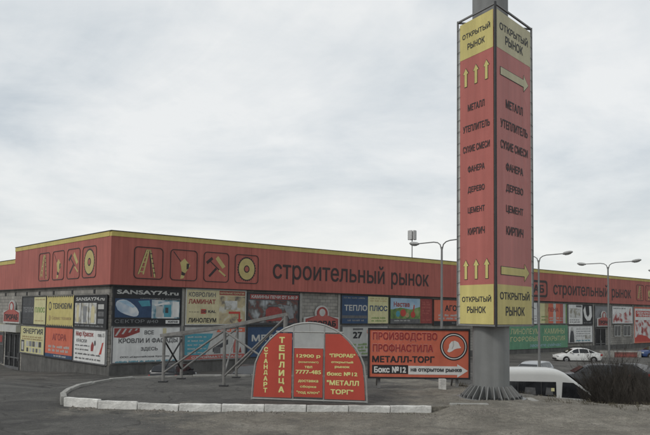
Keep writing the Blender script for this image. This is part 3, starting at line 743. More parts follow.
lines(b, .6, 3.0, [h * .13], OFFW, 2.5, .1, 2); br(b, 4.45, w - .05, .05, h - .05, DRED, 1); lines(b, 4.7, 6.0, [h * q for q in (.85, .76, .64, .52, .42, .16)], REDT, 2, .16, 8)
b, w, h = board('red agora board partly behind the left edge of the tower', 'F', 34.8, 41.0, 1.3, 3.98, REDB, DARK)
br(b, .05, w - .05, .05, .42, BLACK, 1); bt(b, 'АГОРА', 3.5, h * .66, 3.3, .62, BLACK, .03); lines(b, .8, 5.4, [h * .38, h * .26], OFFW, 2, .22, 3, .9); lines(b, 3.0, 4.6, [.22], GREYP, 2, .12, 9)
b, w, h = board('pale board beside red agora board, mostly hidden by the tower', 'F', 41.3, 47.2, 1.35, 4.0, OFFW, MIDG); lines(b, .5, 5.3, [.5, .9, 1.3, 1.8, 2.2], MIDG, 2, .2, 4)
b, w, h = board('narrow white board just right of the tower', 'F', 52.6, 54.2, 1.36, 4.03, WHITE, MIDG); lines(b, .2, 1.4, [.4, .7, 1.0, 1.9], GREYP, 2, .12, 4)
b, w, h = board('board of vertical yellow, red and white stripes above the green banner', 'F', 54.5, 60.95, 1.4, 4.0, YELP, MIDG)
for x0, x1, mm in ((1.3, 2.1, OCHRE), (2.1, 3.2, REDB), (3.2, 3.8, OFFW), (3.8, 4.8, REDB), (4.8, 5.5, REDT), (5.5, 6.1, OFFW), (6.1, 6.4, LGREEN)): br(b, x0, x1, .06, h - .06, mm, 1)
bt(b, 'ПЕНА', 3.2, h * .68, 2.4, .5, DRED, .03, 2.4); lines(b, .5, 1.9, [.5, .9], LGREEN, 2.4, .14, 2); lines(b, 2.3, 5.5, [.45, .75], OFFW, 2.4, .16, 2)
b, w, h = board('white and black board with a bold curved white letter left of the entrance', 'F', 61.2, 67.45, 1.3, 3.95, WHITE, DARK)
br(b, 3.6, w - .05, .06, h - .06, BLACK, 1)
bp(b, [(3.8, 1.9), (4.3, 2.4), (4.6, 1.3), (5.0, 1.0), (5.4, 1.4), (5.3, 2.45), (5.95, 2.45), (6.05, 1.1), (5.6, .55), (4.8, .5), (4.15, 1.0)], WHITE, 2, name='letter_shape'); lines(b, .4, 3.0, [.35, .62], MIDG, 2, .12, 3); lines(b, 3.9, 5.9, [.25], GREYP, 2, .14, 3); br(b, 2.0, 3.4, h - .4, h - .15, MIDG, 2); br(b, .4, 3.2, .9, 2.1, PH_PALE, 2)
b, w, h = board('white board with red figures above the windows right of the entrance', 'F', 72.8, 79.0, 1.4, 3.92, WHITE, MIDG)
bp(b, [(.3, .2), (5.9, .2), (5.9, 1.5), (4.6, 1.9), (3.0, 1.3), (1.2, 1.8), (.3, 1.2)], PH_RED, 2); bp(b, [(5.0, 1.3), (5.3, 2.2), (5.5, 2.2), (5.3, 1.2)], DRED, 3); lines(b, .4, 4.2, [h - .35], GREYP, 2, .16, 5)
b, w, h = board('tall white board with red headline at the right end of the front', 'F', 79.4, 88.0, -1.35, 3.8, WHITE, REDB, .16)
br(b, .5, 6.4, h - 1.4, h - .5, RED, 1); bt(b, 'ОБОИ КРАСКИ', 3.45, h - .78, 5.2, .35, WHITE, .03, 2.2); bt(b, 'ЛЕПНИНА', 3.4, h - 1.17, 4.2, .3, WHITE, .03, 2.2)
br(b, .4, 7.8, .5, 3.3, PH_RED, 2); bp(b, [(.1, .1), (6.0, .1), (3.6, 1.0), (1.6, 1.2), (.1, .7)], RED, 4.4)
# --- long front, lower row
b, w, h = board('white board reading krovli i fasady with red roof tiles, low at the corner', 'F', .05, 5.5, -1.36, 1.27, WHITE, MIDG)
bp(b, [(.15, 1.85), (.9, 1.8), (2.1, 2.2), (2.1, 2.5), (.15, 2.5)], DRED, 1, name='roof_tiles_picture')
for j in range(4): bp(b, [(.2 + .5 * j, 1.95 + .12 * j), (.35 + .5 * j, 1.95 + .12 * j), (.7 + .42 * j, 2.45), (.55 + .42 * j, 2.45)], OFFW, 2)
bt(b, 'ВСЕ', 2.85, h * .83, .75, .3, MIDG, .03); bt(b, 'КРОВЛИ И ФАСАДЫ', 2.85, h * .60, 4.7, .42, MIDG, .03); bt(b, 'ЗДЕСЬ', 2.9, h * .37, 1.35, .3, MIDG, .03); bt(b, 'ООО «Европейские Кровли»', 2.6, h * .165, 3.9, .16, MIDG, .03)
lines(b, .3, 5.2, [.12], TEAL, 2, .12, 6); br(b, 3.95, 4.25, h * .5, h - .15, CREAM, 1)
b, w, h = board('white board with teal panel and red stripes behind the steel trestle', 'F', 5.76, 11.45, -1.36, 1.28, OFFW, MIDG)
bp(b, [(.1, .35), (1.9, .35), (2.6, 2.05), (.1, 2.05)], TEAL, 1); lines(b, .35, 2.0, [.6, .9, 1.2, 1.5, 1.8], OFFW, 2, .1, 2); br(b, .1, w - .1, .1, .42, REDT, 1.6); bt(b, 'СТРОЙМАТЕРИАЛЫ', 3.0, .26, 4.6, .2, OFFW, .03, 2.4); bp(b, [(2.9, 2.15), (w - .1, 2.15), (w - .1, 2.5), (3.1, 2.5)], REDB, 1.6); lines(b, 3.2, 5.4, [2.32], OFFW, 2.4, .16, 5)
bp(b, [(2.6, .6), (4.0, 1.2), (4.0, 1.6), (3.4, 1.3), (2.6, .9)], CHAR, 2); br(b, 2.7, 3.3, .5, 1.0, MIDG, 2.2); br(b, 3.6, 3.7, .5, 2.0, CHAR, 2.3); bp(b, [(4.5, .5), (4.9, .5), (5.0, 1.3), (4.75, 1.75), (4.5, 1.2)], REDT, 2.2); bp(b, [(5.0, .5), (5.3, .5), (5.2, 1.0)], DRED, 2.2)
b, w, h = board('navy board reading metizy behind the left side of the greenhouse sign', 'F', 11.55, 17.0, -1.3, 1.25, BLUE, DARK)
bt(b, 'МЕТИЗЫ', w * .5, h * .62, w * .82, .55, OFFW, .03); lines(b, 1.5, 4.2, [h * .3], GREYP, 2, .24, 7); lines(b, 1.0, 4.6, [h * .14], GREYP, 2, .12, 7)
b, w, h = board('white price board with number 27 behind the greenhouse sign', 'F', 22.0, 28.1, -1.6, 1.25, OFFW, MIDG)
bt(b, '27', 2.0, h * .70, 1.2, .62, BLACK, .04); br(b, 1.4, 2.7, h * .86, h * .92, MIDG, 2); bt(b, 'Самарский', 4.5, h * .80, 2.6, .45, REDB, .02); lines(b, .4, 5.6, [h * .4, h * .3, h * .2, h * .1], LGREEN, 2, .2, 3); lines(b, 3.6, 5.4, [h * .55], MIDG, 2, .2, 3)
b, w, h = board('long green banner with pale yellow lettering right of the tower', 'F', 47.4, 61.1, -1.55, 1.26, GREEN, None)
bt(b, 'ЛИНОЛЕУМ', 4.1, h * .74, 6.0, .66, YELP, .0); bt(b, 'КАМИНЫ', 10.6, h * .74, 4.6, .66, YELP, .0); bt(b, 'ГОФРОВЫЕ', 4.1, h * .42, 6.0, .6, YELP, .0); bt(b, 'ПОКРЫТИЯ', 10.5, h * .42, 5.0, .6, YELP, .0)
bt(b, 'звоните сейчас', 8.6, h * .15, 7.0, .4, LBLUE, .0, skew=.3)
b, w, h = board('white board with a dark figure above the white sedan', 'F', 61.2, 67.4, -1.05, 1.2, WHITE, MIDG)
bp(b, [(.3, .1), (1.5, .1), (1.4, 1.0), (1.1, 2.0), (.8, 2.0), (.5, 1.2)], CHAR, 2, name='figure_picture'); bp(b, circ(.95, 1.75, .2, .25, 12), OFFW, 3, name='figure_picture'); lines(b, 2.0, 5.8, [1.8, 1.5, 1.2, .9], GREYP, 2, .1, 5); lines(b, 1.9, 5.8, [.3], TEAL, 2, .16, 2); br(b, 4.2, 5.8, .5, 1.0, PH_PALE, 2.5)
# --- short left side
b, w, h = board('charcoal and yellow teplo plyus board on the left side wall', 'L', -17.95, -12.1, 1.07, 3.52, CHAR, DARK)
br(b, 3.0, w - .05, .05, h - .05, YELP, 1); bt(b, 'ТЕПЛО', 1.6, h * .52, 2.5, .45, GREYP, .03); bt(b, 'ПЛЮС', 4.4, h * .52, 2.3, .45, LGREEN, .03); lines(b, .3, 2.8, [h * .88, h * .72, h * .24, h * .12], MIDG, 2, .12, 3); lines(b, 3.3, 5.5, [h * .88, h * .15], OCHRE, 2, .1, 3)
b, w, h = board('yellow tekhnobum board with toothed edges on the left side wall', 'L', -12.0, -6.42, 1.05, 3.52, YEL, None)
tri = MB()
for j in range(14):
    x = .1 + j * (w - .2) / 14; d = (w - .2) / 14
    tri.flat([(x, h), (x + d / 2, h - .17), (x + d, h)], Y0 - .016); tri.flat([(x, 0), (x + d, 0), (x + d / 2, .17)], Y0 - .016)
tag(tri.build('toothed_edge', CHAR, b), kind='stuff')
bt(b, 'ТЕХНОБУМ', 3.3, h * .66, 3.9, .46, CHAR, .03); bt(b, 'Сервис техники', 3.2, h * .26, 4.0, .36, OCHRE, .02, skew=.1); bp(b, circ(.75, h * .66, .32, .36, 18), CHAR, 1.5, name='emblem'); bp(b, circ(.75, h * .66, .2, .24, 18), YEL, 2.2, name='emblem'); bp(b, circ(.75, h * .27, .22, .24, 12), OCHRE, 2, name='emblem')
b, w, h = board('black board with pale product photos reading sansay74.ru on the left side wall', 'L', -6.32, -.4, 1.07, 3.5, BLACK, DARK)
bt(b, 'SANSAY74.ru', w * .5, h * .88, w * .86, .26, OFFW, .03)
for x0, x1, mm in ((.25, 1.35, PH_PALE), (1.45, 2.75, PH_PALE), (2.85, 4.15, PH_PALE)): br(b, x0, x1, .3, h * .76, mm, 1)
bp(b, [(.55, .4), (1.0, .4), (1.0, 1.6), (.75, 1.75), (.55, 1.5)], CREAM, 2); bp(b, [(1.8, .4), (2.4, .4), (2.4, 1.1), (2.5, 1.6), (1.7, 1.6), (1.8, 1.0)], GREYP, 2); bp(b, [(3.2, .4), (3.8, .4), (3.85, 1.5), (3.5, 1.7), (3.2, 1.4)], CREAM, 2)
for j in range(3): br(b, 4.4, 5.4, .35 + j * .52, .7 + j * .52, (GREYP, MIDG, OFFW)[j], 1.5)
lines(b, .3, 5.4, [.16], GREYP, 2, .12, 3)
b, w, h = board('yellow energiya board with small appliance pictures beside the left entrance', 'L', -18.15, -12.2, -1.45, 1.0, YELP, MIDG)
bt(b, 'ЭНЕРГИЯ', w * .52, h * .80, w * .8, .46, CHAR, .03); lines(b, .5, 5.5, [h * .60, h * .52], OCHRE, 2, .13, 5)
for j in range(5):
    br(b, 1.6 + j * .75, 2.2 + j * .75, .65, 1.1, (OFFW, GREYP, MIDG, OFFW, CHAR)[j], 2); br(b, 1.7 + j * .75, 2.15 + j * .75, .18, .52, (CHAR, OFFW, GREYP, MIDG, OFFW)[j], 2)
br(b, .3, 1.1, .15, 1.15, CHAR, 2); br(b, .45, .95, .3, 1.0, OFFW, 3)
b, w, h = board('red agora board on the left side wall', 'L', -12.1, -6.25, -1.5, 1.0, REDB, DARK)
bt(b, 'АГОРА', w * .52, h * .68, 2.9, .55, DRED, .03); lines(b, .8, 5.2, [h * .37, h * .25], OFFW, 2, .2, 3, 1.0); br(b, .05, w - .05, .05, .34, BLUE, 1); lines(b, 2.0, 4.5, [.2], OFFW, 2, .14, 8)
b, w, h = board('white paint shop board with red headline mir krasok on the left side wall', 'L', -6.15, -.4, -1.5, 1.0, WHITE, MIDG)
bt(b, 'Мир Красок', 2.0, h * .83, 3.2, .46, DRED, .03); bt(b, 'пав.15', 4.9, h * .84, 1.1, .26, MIDG, .02); bt(b, 'КРАСКИ', 1.5, h * .64, 1.9, .26, MIDG, .02); lines(b, .35, 3.0, [h * .5, h * .38], MIDG, 2, .1, 3); lines(b, .35, 4.9, [h * .25, h * .12], MIDG, 2, .12, 4)
bp(b, [(4.6, .7), (5.0, .75), (5.35, 1.6), (5.1, 1.55), (5.0, 1.3)], RED, 2); bp(b, [(3.2, .9), (3.6, .9), (3.75, 1.35), (3.45, 1.6), (3.2, 1.3)], DRED, 2); bp(b, circ(3.9, 1.5, .16, .2, 10), MIDG, 2)
b, w, h = board('small yellow sign above the shopfront at the far left', 'L', -27.5, -23.0, .25, .95, YELP, None); lines(b, .4, 4.0, [.35], CHAR, 2, .25, 3)

# --- arched logo signs
def logo(label, side, u0, z0, w, h, dim=1):
    p = on_front(u0, z0, .06) if side == 'F' else on_left(u0, z0, .06)
    b = thing('logo_sign', label, 'sign', p, RZF if side == 'F' else RZL, 'arched logo signs on the walls')
    def sil(g):
        a = math.asin(min(1, .30)); hh = h * .52
        r = w * .19
        base = [(g, g), (w - g, g), (w - g, hh - g)]
        arch = circ(w / 2, hh + h * .16, r - g, (h * .32) - g, 17, -18, 198)
        return base + arch + [(g, hh - g)]
    MB().prism(sil(0), -.16, -.02).build('panel', OFFW, b)
    poly(b, sil(.13), DRED, 1, 'outline', y0=-.16); poly(b, sil(.30), OFFW if not dim else REDT, 2, 'face', y0=-.16)
    poly(b, circ(w / 2, h * .72, w * .085, h * .15, 16), OFFW, 3, 'emblem', y0=-.16)
    T(b, 'ПРОРАБ', w / 2, h * .27, w * .80, h * .24, BLACK, .045, 4, y0=-.16)
    return b
logo('arched red and grey logo sign on the pale block wall above the greenhouse sign', 'F', 17.5, .85, 4.1, 2.2, 1)
logo('arched logo sign above the entrance at the left end', 'L', -22.8, 1.1, 4.5, 2.1, 1)
bk = board('grey backing board of the logo over the right entrance', 'F', 68.05, 72.2, .95, 3.85, GREYP, MIDG)[0]
logo('arched logo sign over the entrance near the white sedan', 'F', 68.35, 1.0, 3.5, 2.1, 1).location = on_front(68.35, 1.05, .22)

# ---- rooftop antenna
am = thing('antenna_mast', 'rooftop mast with a cluster of pale antenna drums behind the fascia', 'antenna', on_front(35.0, ZF + .75, -3.0), 0)
MB().tube((0, 0, 0), (0, 0, 6.3), .06, .05, 10).build('mast', POLE, am)
ANT = mat('antenna_shell', (0.45,0.45,0.44), .5, .15, 4)
for j in range(5):
    a = R(20 + 72 * j); MB().box(-.17, .17, -.09, .09, 5.35, 6.35).build('panel_antenna', ANT, am, (.36 * math.cos(a), .36 * math.sin(a), 0), (0, 0, a + R(90)), bevel=.03)
ring = MB()
for z in (5.5, 6.1): ring.lathe([(.30, z), (.36, z), (.36, z + .06), (.30, z + .06), (.30, z)], 16)
for j in range(6): ring.tube((0, 0, 5.53 + .6 * (j % 2)), (.33 * math.cos(R(60 * j)), .33 * math.sin(R(60 * j)), 5.53 + .6 * (j % 2)), .02, None, 5)
ring.build('mounting_ring', STEEL, am)
MB().lathe([(0, 4.8), (.2, 4.82), (.24, 4.95), (.15, 5.1), (0, 5.12)], 16).build('junction_drum', ANT, am, smooth=True)

# ------------------------------------------------------------------ the advertising tower
TB = (4.55, 19.42)                # column axis
tower = thing('advertising_tower', 'tall three-sided advertising tower of red and yellow banners on a thick grey column', 'tower', (TB[0], TB[1], .12), 0)
MB().lathe([(0, .06), (.49, .06), (.49, 14.6), (0, 14.6)], 40).build('column', COLUMN, tower, smooth=True)
MB().lathe([(0, 0), (.93, 0), (.93, .05), (0, .05)], 32).build('base_plate', STEEL, tower)
for j in range(26):
    a = 2 * math.pi * j / 26
    g = MB().prism([(.48, .05), (.83, .05), (.81, .10), (.55, .38), (.48, .38)], -.012, .012)
    g.build('gusset', STEEL, tower, (0, 0, 0), (0, 0, a))
    MB().tube((.78, .12, .05), (.78, .12, .12), .03, None, 6).build('anchor_bolt', DARK, tower, (0, 0, 0), (0, 0, a))
TC = Vector((4.44 - TB[0], 18.40 - TB[1])); TL = Vector((3.70 - TB[0] , 19.72 - TB[1])); TR = Vector((5.90 - TB[0], 20.10 - TB[1]))
ZB, ZTOP = 2.08 - .12, 10.72 - .12
fr = MB()
for p in (TC, TL, TR): MB().bar((p.x, p.y, ZB), (p.x, p.y, ZTOP), .05, .05).build('corner_post', STEEL, tower)
for z in (ZB + .035, ZTOP - .035):
    for p, q in ((TC, TL), (TC, TR), (TL, TR)): MB().bar((p.x, p.y, z), (q.x, q.y, z), .045, .045).build('frame_rail', STEEL, tower)
for i in range(7):
    z = ZB + .5 + i * 1.25
    for p in (TC, TL, TR):
        d = p.normalized() * .48; MB().bar((d.x, d.y, z), (p.x, p.y, z), .05, .05).build('bracket', STEEL, tower)
cp = MB().tube((TC.x, TC.y, ZB), (TC.x, TC.y, ZTOP), .032, None, 8); cp.v = [(x, y - .03, z) for x, y, z in cp.v]; cp.build('corner_strip', DARK, tower)
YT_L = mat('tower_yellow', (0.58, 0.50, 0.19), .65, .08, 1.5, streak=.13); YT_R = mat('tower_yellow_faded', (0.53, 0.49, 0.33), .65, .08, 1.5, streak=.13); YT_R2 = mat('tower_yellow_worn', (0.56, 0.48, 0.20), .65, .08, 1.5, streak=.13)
RT_L = mat('tower_red', (0.43, 0.135, 0.115), .6, .07, .8, streak=.13); RT_R = mat('tower_red_right', (0.475, 0.185, 0.168), .6, .07, .8, streak=.13)  # right-face red faded, then lightened in colour to brighten that side
TXT = mat('tower_letters', (0.035, 0.037, 0.042), .6, .1, 4); TXR = mat('tower_letters_grey', (0.045, 0.04, 0.042), .6, .15, 6); HALO = mat('letter_halo', (0.42,0.33,0.28), .6, .1, 4); LACE = mat('banner_hem', (0.42, 0.42, 0.39), .7, .25, 8)
def tower_face(p, q, flip, reds, yt, yb, big):
    """banner between posts p and q; local x runs left to right as seen from outside"""
    a, b = p, q
    d = b - a; w = d.length; rz = math.atan2(d.y, d.x); H = ZTOP - ZB; y0 = -.012
    x0, x1 = (.11, w - .06) if flip else (.06, w - .11)          # the laced outer edge leaves a gap to the post
    f = MB().box(x0, x1, -.012, 0, .07, H - .17).build('banner', reds, tower, (a.x, a.y, ZB), (0, 0, rz))
    xe = x0 - .035 if flip else x1 + .035
    MB().box(xe - .033, xe + .033, -.010, -.002, .06, H - .22).build('hem', LACE, f)
    e = MB()
    for i in range(26):
        z = .2 + i * (H - .5) / 25; xa, xb = (.01, x0 + .02) if flip else (w - .01, x1 - .02); e.bar((xa, -.03, z), (xb, -.03, z + .03), .007, .007)
    tag(e.build('lacing', DARK, f), kind='stuff')
    rect(f, x0, x1, H - 1.20, H - .165, yt, 1, 'yellow_field', y0); rect(f, x0, x1, .068, 1.12, yb, 1, 'yellow_field', y0)
    cx = (x0 + x1) / 2; wf = x1 - x0; zz = lambda z: z - .12 - ZB
    def L(st, z, fw, h, halo=True, m=TXT):
        T(f, st, cx, zz(z), wf * fw, h, m, .022, 2, y0=y0)
    hs = .235 if big else .19; ht = .25 if big else .18
    L('ОТКРЫТЫЙ', 10.18, .84, ht, False); L('РЫНОК', 9.84, .52, ht, False)
    L('ОТКРЫТЫЙ', 2.93 if big else 2.83, .86, ht, False); L('РЫНОК', 2.50 if big else 2.53, .55, ht, False)
    for st, z, fw in (('МЕТАЛЛ', 8.10, .50), ('УТЕПЛИТЕЛЬ', 7.52, .80), ('СУХИЕ СМЕСИ', 6.95, .80), ('ФАНЕРА', 6.38, .50), ('ДЕРЕВО', 5.80, .50), ('ЦЕМЕНТ', 5.23, .50), ('КИРПИЧ', 4.66, .50)): L(st, z, fw, hs, True, TXR)
    for z, g in ((8.98, yt), (3.62, yb)):
        if big:
            for k, (mm, ly) in enumerate(((TXT, 2), (g, 3))):
                e = .016 * (1 - k); poly(f, arrow_pts(cx - wf * .40 - e, cx + wf * .42 + e * 1.6, zz(z - .05), .20 + 2 * e, .46 + 3 * e, .30 + e), mm, ly, 'arrow', y0)
        else:
            for j in (-1, 0, 1):
                for k, (mm, ly) in enumerate(((TXT, 2), (g, 3))):
                    e = .012 * (1 - k); pts = arrow_pts(-.26 - e, .26 + e * 1.6, 0, .10 + 2 * e, .22 + 3 * e, .16 + e)
                    poly(f, [(cx + j * wf * .31 - q2, zz(z) + q1) for q1, q2 in pts], mm, ly, 'arrow', y0)
    return f
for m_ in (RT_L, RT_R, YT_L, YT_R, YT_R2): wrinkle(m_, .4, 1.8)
tower_face(TL, TC, True, RT_L, YT_L, YT_L, False)
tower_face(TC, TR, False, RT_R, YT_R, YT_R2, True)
dd = TL - TR
MB().box(.1, dd.length - .1, -.012, 0, .08, ZTOP - ZB - .17).build('banner', RT_L, tower, (TR.x, TR.y, ZB), (0, 0, math.atan2(dd.y, dd.x)))
pad = MB(); P8 = [(TB[0] + 1.28 * math.cos(R(22 + 45 * i)), TB[1] + 1.1 * math.sin(R(22 + 45 * i))) for i in range(8)]
b = len(pad.v); pad.v += [(x, y, -.25) for x, y in P8] + [(x, y, .148) for x, y in P8]
pad.f += [tuple(range(8, 16))] + [(i, (i + 1) % 8, 8 + (i + 1) % 8, 8 + i) for i in range(8)]
tag(pad.build('foundation_pad', CONC, bevel=.02), 'low concrete pad under the advertising tower column', 'foundation')

# ------------------------------------------------------------------ greenhouse-shaped sign
GA = Vector((-1.85, 18.5)); GB = Vector((1.10, 17.98)); gd = GB - GA
gh = thing('greenhouse_sign', 'arched greenhouse-front sign with red panels and yellow lettering on the island', 'sign', (GA.x, GA.y, .15), math.atan2(gd.y, gd.x))
GWID = gd.length
prof = [(0, 0), (.03, .5), (.08, .92), (.16, 1.12), (.28, 1.33), (.45, 1.53), (.64, 1.70), (.85, 1.83), (1.10, 1.93), (1.30, 1.97), (1.5, 1.985)]
prof = prof + [(GWID - x, z) for x, z in prof[-2::-1]]
GHF = mat('galvanised_tube', (0.30, 0.30, 0.285), .5, .15, 8, metal=.2)
def gtube(pts, r=.02):
    mb = MB()
    for p, q in zip(pts, pts[1:]): mb.tube((p[0], 0, p[1]), (q[0], 0, q[1]), r, None, 8)
    return mb
def ztop(x):
    for p, q in zip(prof, prof[1:]):
        if p[0] <= x <= q[0]: return p[1] + (q[1] - p[1]) * (x - p[0]) / (q[0] - p[0] + 1e-9)
    return 0
gtube(prof, .024).build('arch_tube', GHF, gh); gtube([(0, .02), (GWID, .02)], .022).build('bottom_tube', GHF, gh)
gtube([(1.085, 0), (1.085, ztop(1.085))]).build('door_post', GHF, gh); gtube([(1.885, 0), (1.885, ztop(1.885))]).build('door_post', GHF, gh)
gtube([(.62, 1.75), (GWID - .62, 1.75)], .018).build('cross_tube', GHF, gh)
gtube([(1.1, 1.34), (1.87, 1.34)], .016).build('cross_tube', GHF, gh)
arch_in = [(x * .985 + .012, z - .02) for x, z in prof if z > 1.75]
pc = [(.70, 1.735)] + [(x, z) for x, z in arch_in] + [(GWID - .70, 1.735)]
MB().prism(pc[::-1], -.006, .004).build('arch_pane', POLYC, gh); MB().box(1.1, 1.87, -.006, .004, 1.35, 1.73).build('door_pane', POLYC, gh)
gtube([(1.5, 1.75), (1.5, 1.98)], .012).build('cross_tube', GHF, gh)
RG = mat('greenhouse_red', (0.41, 0.062, 0.042), .55, .08, 1.5, streak=.05)
lp = [(x + .045, max(z, .07)) for x, z in prof if z < 1.74 and x < 1.2]; lp = [(.05, .07)] + lp[1:] + [(.72, 1.71), (1.05, 1.71), (1.05, .07)]
left = MB().prism(lp[::-1], -.045, -.026).build('red_panel', RG, gh)
rp = [(GWID - x, z) for x, z in lp]; rp = [(1.92, .07) if abs(p[0] - (GWID - 1.05)) < 1e-6 and p[1] < .1 else ((1.92, 1.71) if abs(p[0] - (GWID - 1.05)) < 1e-6 else p) for p in rp]
right = MB().prism(rp, -.045, -.026).build('red_panel', RG, gh)
mid = MB().box(1.12, 1.86, -.045, -.026, .10, 1.33).build('red_panel', RG, gh)
ey = -.045
for wd, x, za, zb, lh, lw in (('ТЕПЛИЦА', .79, .17, 1.64, .155, .15), ('СТАНДАРТ', .37, .17, 1.36, .12, .105)):
    for j, ch in enumerate(wd):
        z = zb - (zb - za) * (j + .5) / len(wd); T(left, ch, x, z, lw, lh, LETY, .045, 1, y0=ey, name='letter')
for st, z, wd, hh in (('12900 р', 1.13, .62, .105), ('(комплект)', .98, .52, .062), ('тел', .86, .20, .06), ('7777-485', .735, .66, .10), ('доставка', .50, .52, .075), ('сборка', .36, .42, .075), ('"под ключ"', .215, .60, .085)):
    T(mid, st, 1.49, z, wd, hh, LETY, .025, 1, y0=ey)
for st, z, wd, hh in (('"ПРОРАБ"', 1.17, .66, .095), ('открытый', 1.0, .56, .07), ('рынок', .875, .38, .065), ('бокс №12', .71, .78, .10), ('"МЕТАЛЛ', .485, .82, .125), ('ТОРГ"', .26, .58, .125)):
    T(right, st, 2.38 if wd > .8 else 2.36, z, wd, hh, LETY, .035, 1, y0=ey)
br_ = MB()
for x in (.35, GWID - .35): br_.tube((x, 0, ztop(x) * .75), (x, 1.0, .0), .018, None, 6)
br_.build('rear_brace', GHF, gh)

# ------------------------------------------------------------------ red arrow billboard by the tower
BX0, BY, BZ0, BW, BH = 1.33, 21.62, .44, 3.10, 1.52
bb = thing('billboard', 'red billboard with helmet emblem and white arrow left of the tower column', 'billboard', (BX0, BY, .15), R(.4))
z0 = BZ0 - .15
face = MB().box(.05, BW - .05, -.05, -.01, z0 + .05, z0 + BH - .05).build('panel', REDB, bb)
f = MB(); f.box(0, BW, -.075, .02, z0 + BH - .052, z0 + BH); f.box(0, BW, -.075, .02, z0, z0 + .052); f.box(0, .052, -.074, .02, z0 + .052, z0 + BH - .052); f.box(BW - .052, BW, -.074, .02, z0 + .052, z0 + BH - .052)
f.build('frame', BLACK, bb)
for x in (.35, 2.72):
    MB().box(x - .04, x + .04, .03, .11, 0, z0 + BH - .03).build('post', STEEL, bb); MB().bar((x, .08, z0 + BH * .7), (x, 1.0, 0), .05, .05).build('brace', STEEL, bb)
def bz(py): return z0 + BH - (py - 327.8) / 50 * BH        # rows of the print measured down from its top edge
def bxx(px): return (px - 368.3) / 101 * BW
HEADR = mat('heading_red', (0.27, 0.035, 0.032), .6, .1, 3); ORL = mat('letter_red_outline', (0.62, 0.36, 0.30), .6, .1, 3)
for st, a, b_, z1, z2 in (('ПРОИЗВОДСТВО', 372.5, 437, 331.5, 341.2), ('ПРОФНАСТИЛА', 372.5, 433, 343, 352)):
    cx = (bxx(a) + bxx(b_)) / 2; cz = (bz(z1) + bz(z2)) / 2; ww = bxx(b_) - bxx(a); hh = bz(z1) - bz(z2)
    T(face, st, cx, cz, ww, hh, ORL, .05, 1, y0=-.05, name='letter_outline'); T(face, st, cx, cz, ww - .015, hh - .018, HEADR, .030, 2, y0=-.05)
T(face, 'МЕТАЛЛ-ТОРГ', (bxx(372.5) + bxx(434)) / 2, (bz(355.3) + bz(361.8)) / 2, bxx(434) - bxx(372.5), bz(355.3) - bz(361.8), BLACK, .03, 2, y0=-.05)
rect(face, bxx(372.5), bxx(408), bz(373), bz(364.3), BLACK, 1, 'black_field', -.05)
T(face, 'Бокс №12', (bxx(374.5) + bxx(406)) / 2, (bz(365.8) + bz(372)) / 2, bxx(406) - bxx(374.5), bz(365.8) - bz(372), WHITE, .04, 2, y0=-.05)
poly(face, [(bxx(408.2), bz(373.4)), (bxx(456.5), bz(373.4)), (bxx(456.5), bz(376)), (bxx(467), bz(369.3)), (bxx(456.5), bz(362.8)), (bxx(456.5), bz(365)), (bxx(408.2), bz(365))], WHITE, 1.4, 'arrow', -.05)
T(face, 'на открытом рынке', (bxx(410.5) + bxx(461)) / 2, bz(369.4), bxx(461) - bxx(410.5), .13, CHAR, .04, 2.4, y0=-.05)
ecx, ecz = bxx(453), bz(345.5); er = 13.6 / 101 * BW
for r_, mm, ly in ((er, BLACK, 1), (er * .91, WHITE, 1.7), (er * .84, BLACK, 2.4), (er * .77, REDB, 3.1)): poly(face, circ(ecx, ecz, r_, None, 40), mm, ly, 'emblem_ring', -.05)
hp = [(-.60, -.42), (-.44, -.10), (-.42, .18), (-.22, .46), (.10, .54), (.40, .40), (.52, .16), (.56, .02), (.66, -.02), (.62, -.12), (.30, -.16), (.06, -.24), (-.18, -.42), (-.42, -.52)]
poly(face, [(ecx + x * er * .8, ecz + z * er * .8) for x, z in hp], WHITE, 3.8, 'helmet_emblem', -.05)
poly(face, [(ecx + x * er * .8, ecz + z * er * .8) for x, z in [(-.1, .50), (.0, .53), (.02, .1), (-.12, -.2), (-.2, -.2), (-.08, .1)]], OFFW, 4.5, 'helmet_emblem', -.05)
cb = MB().box(-.10, .10, -.09, .09, 0, .34).build('concrete_block', KERBW, bevel=.015); cb.location = (3.56, 21.42, .13); cb.rotation_euler = (0, 0, .1)
tag(cb, 'pale concrete block standing under the red billboard', 'block')
cb2 = cb.copy(); cb2.name = 'concrete_block'; col.objects.link(cb2); cb2.location = (3.18, 21.9, .0); cb2.rotation_euler = (0, 1.57, .5); cb2['label'] = 'fallen concrete block lying behind the red billboard'

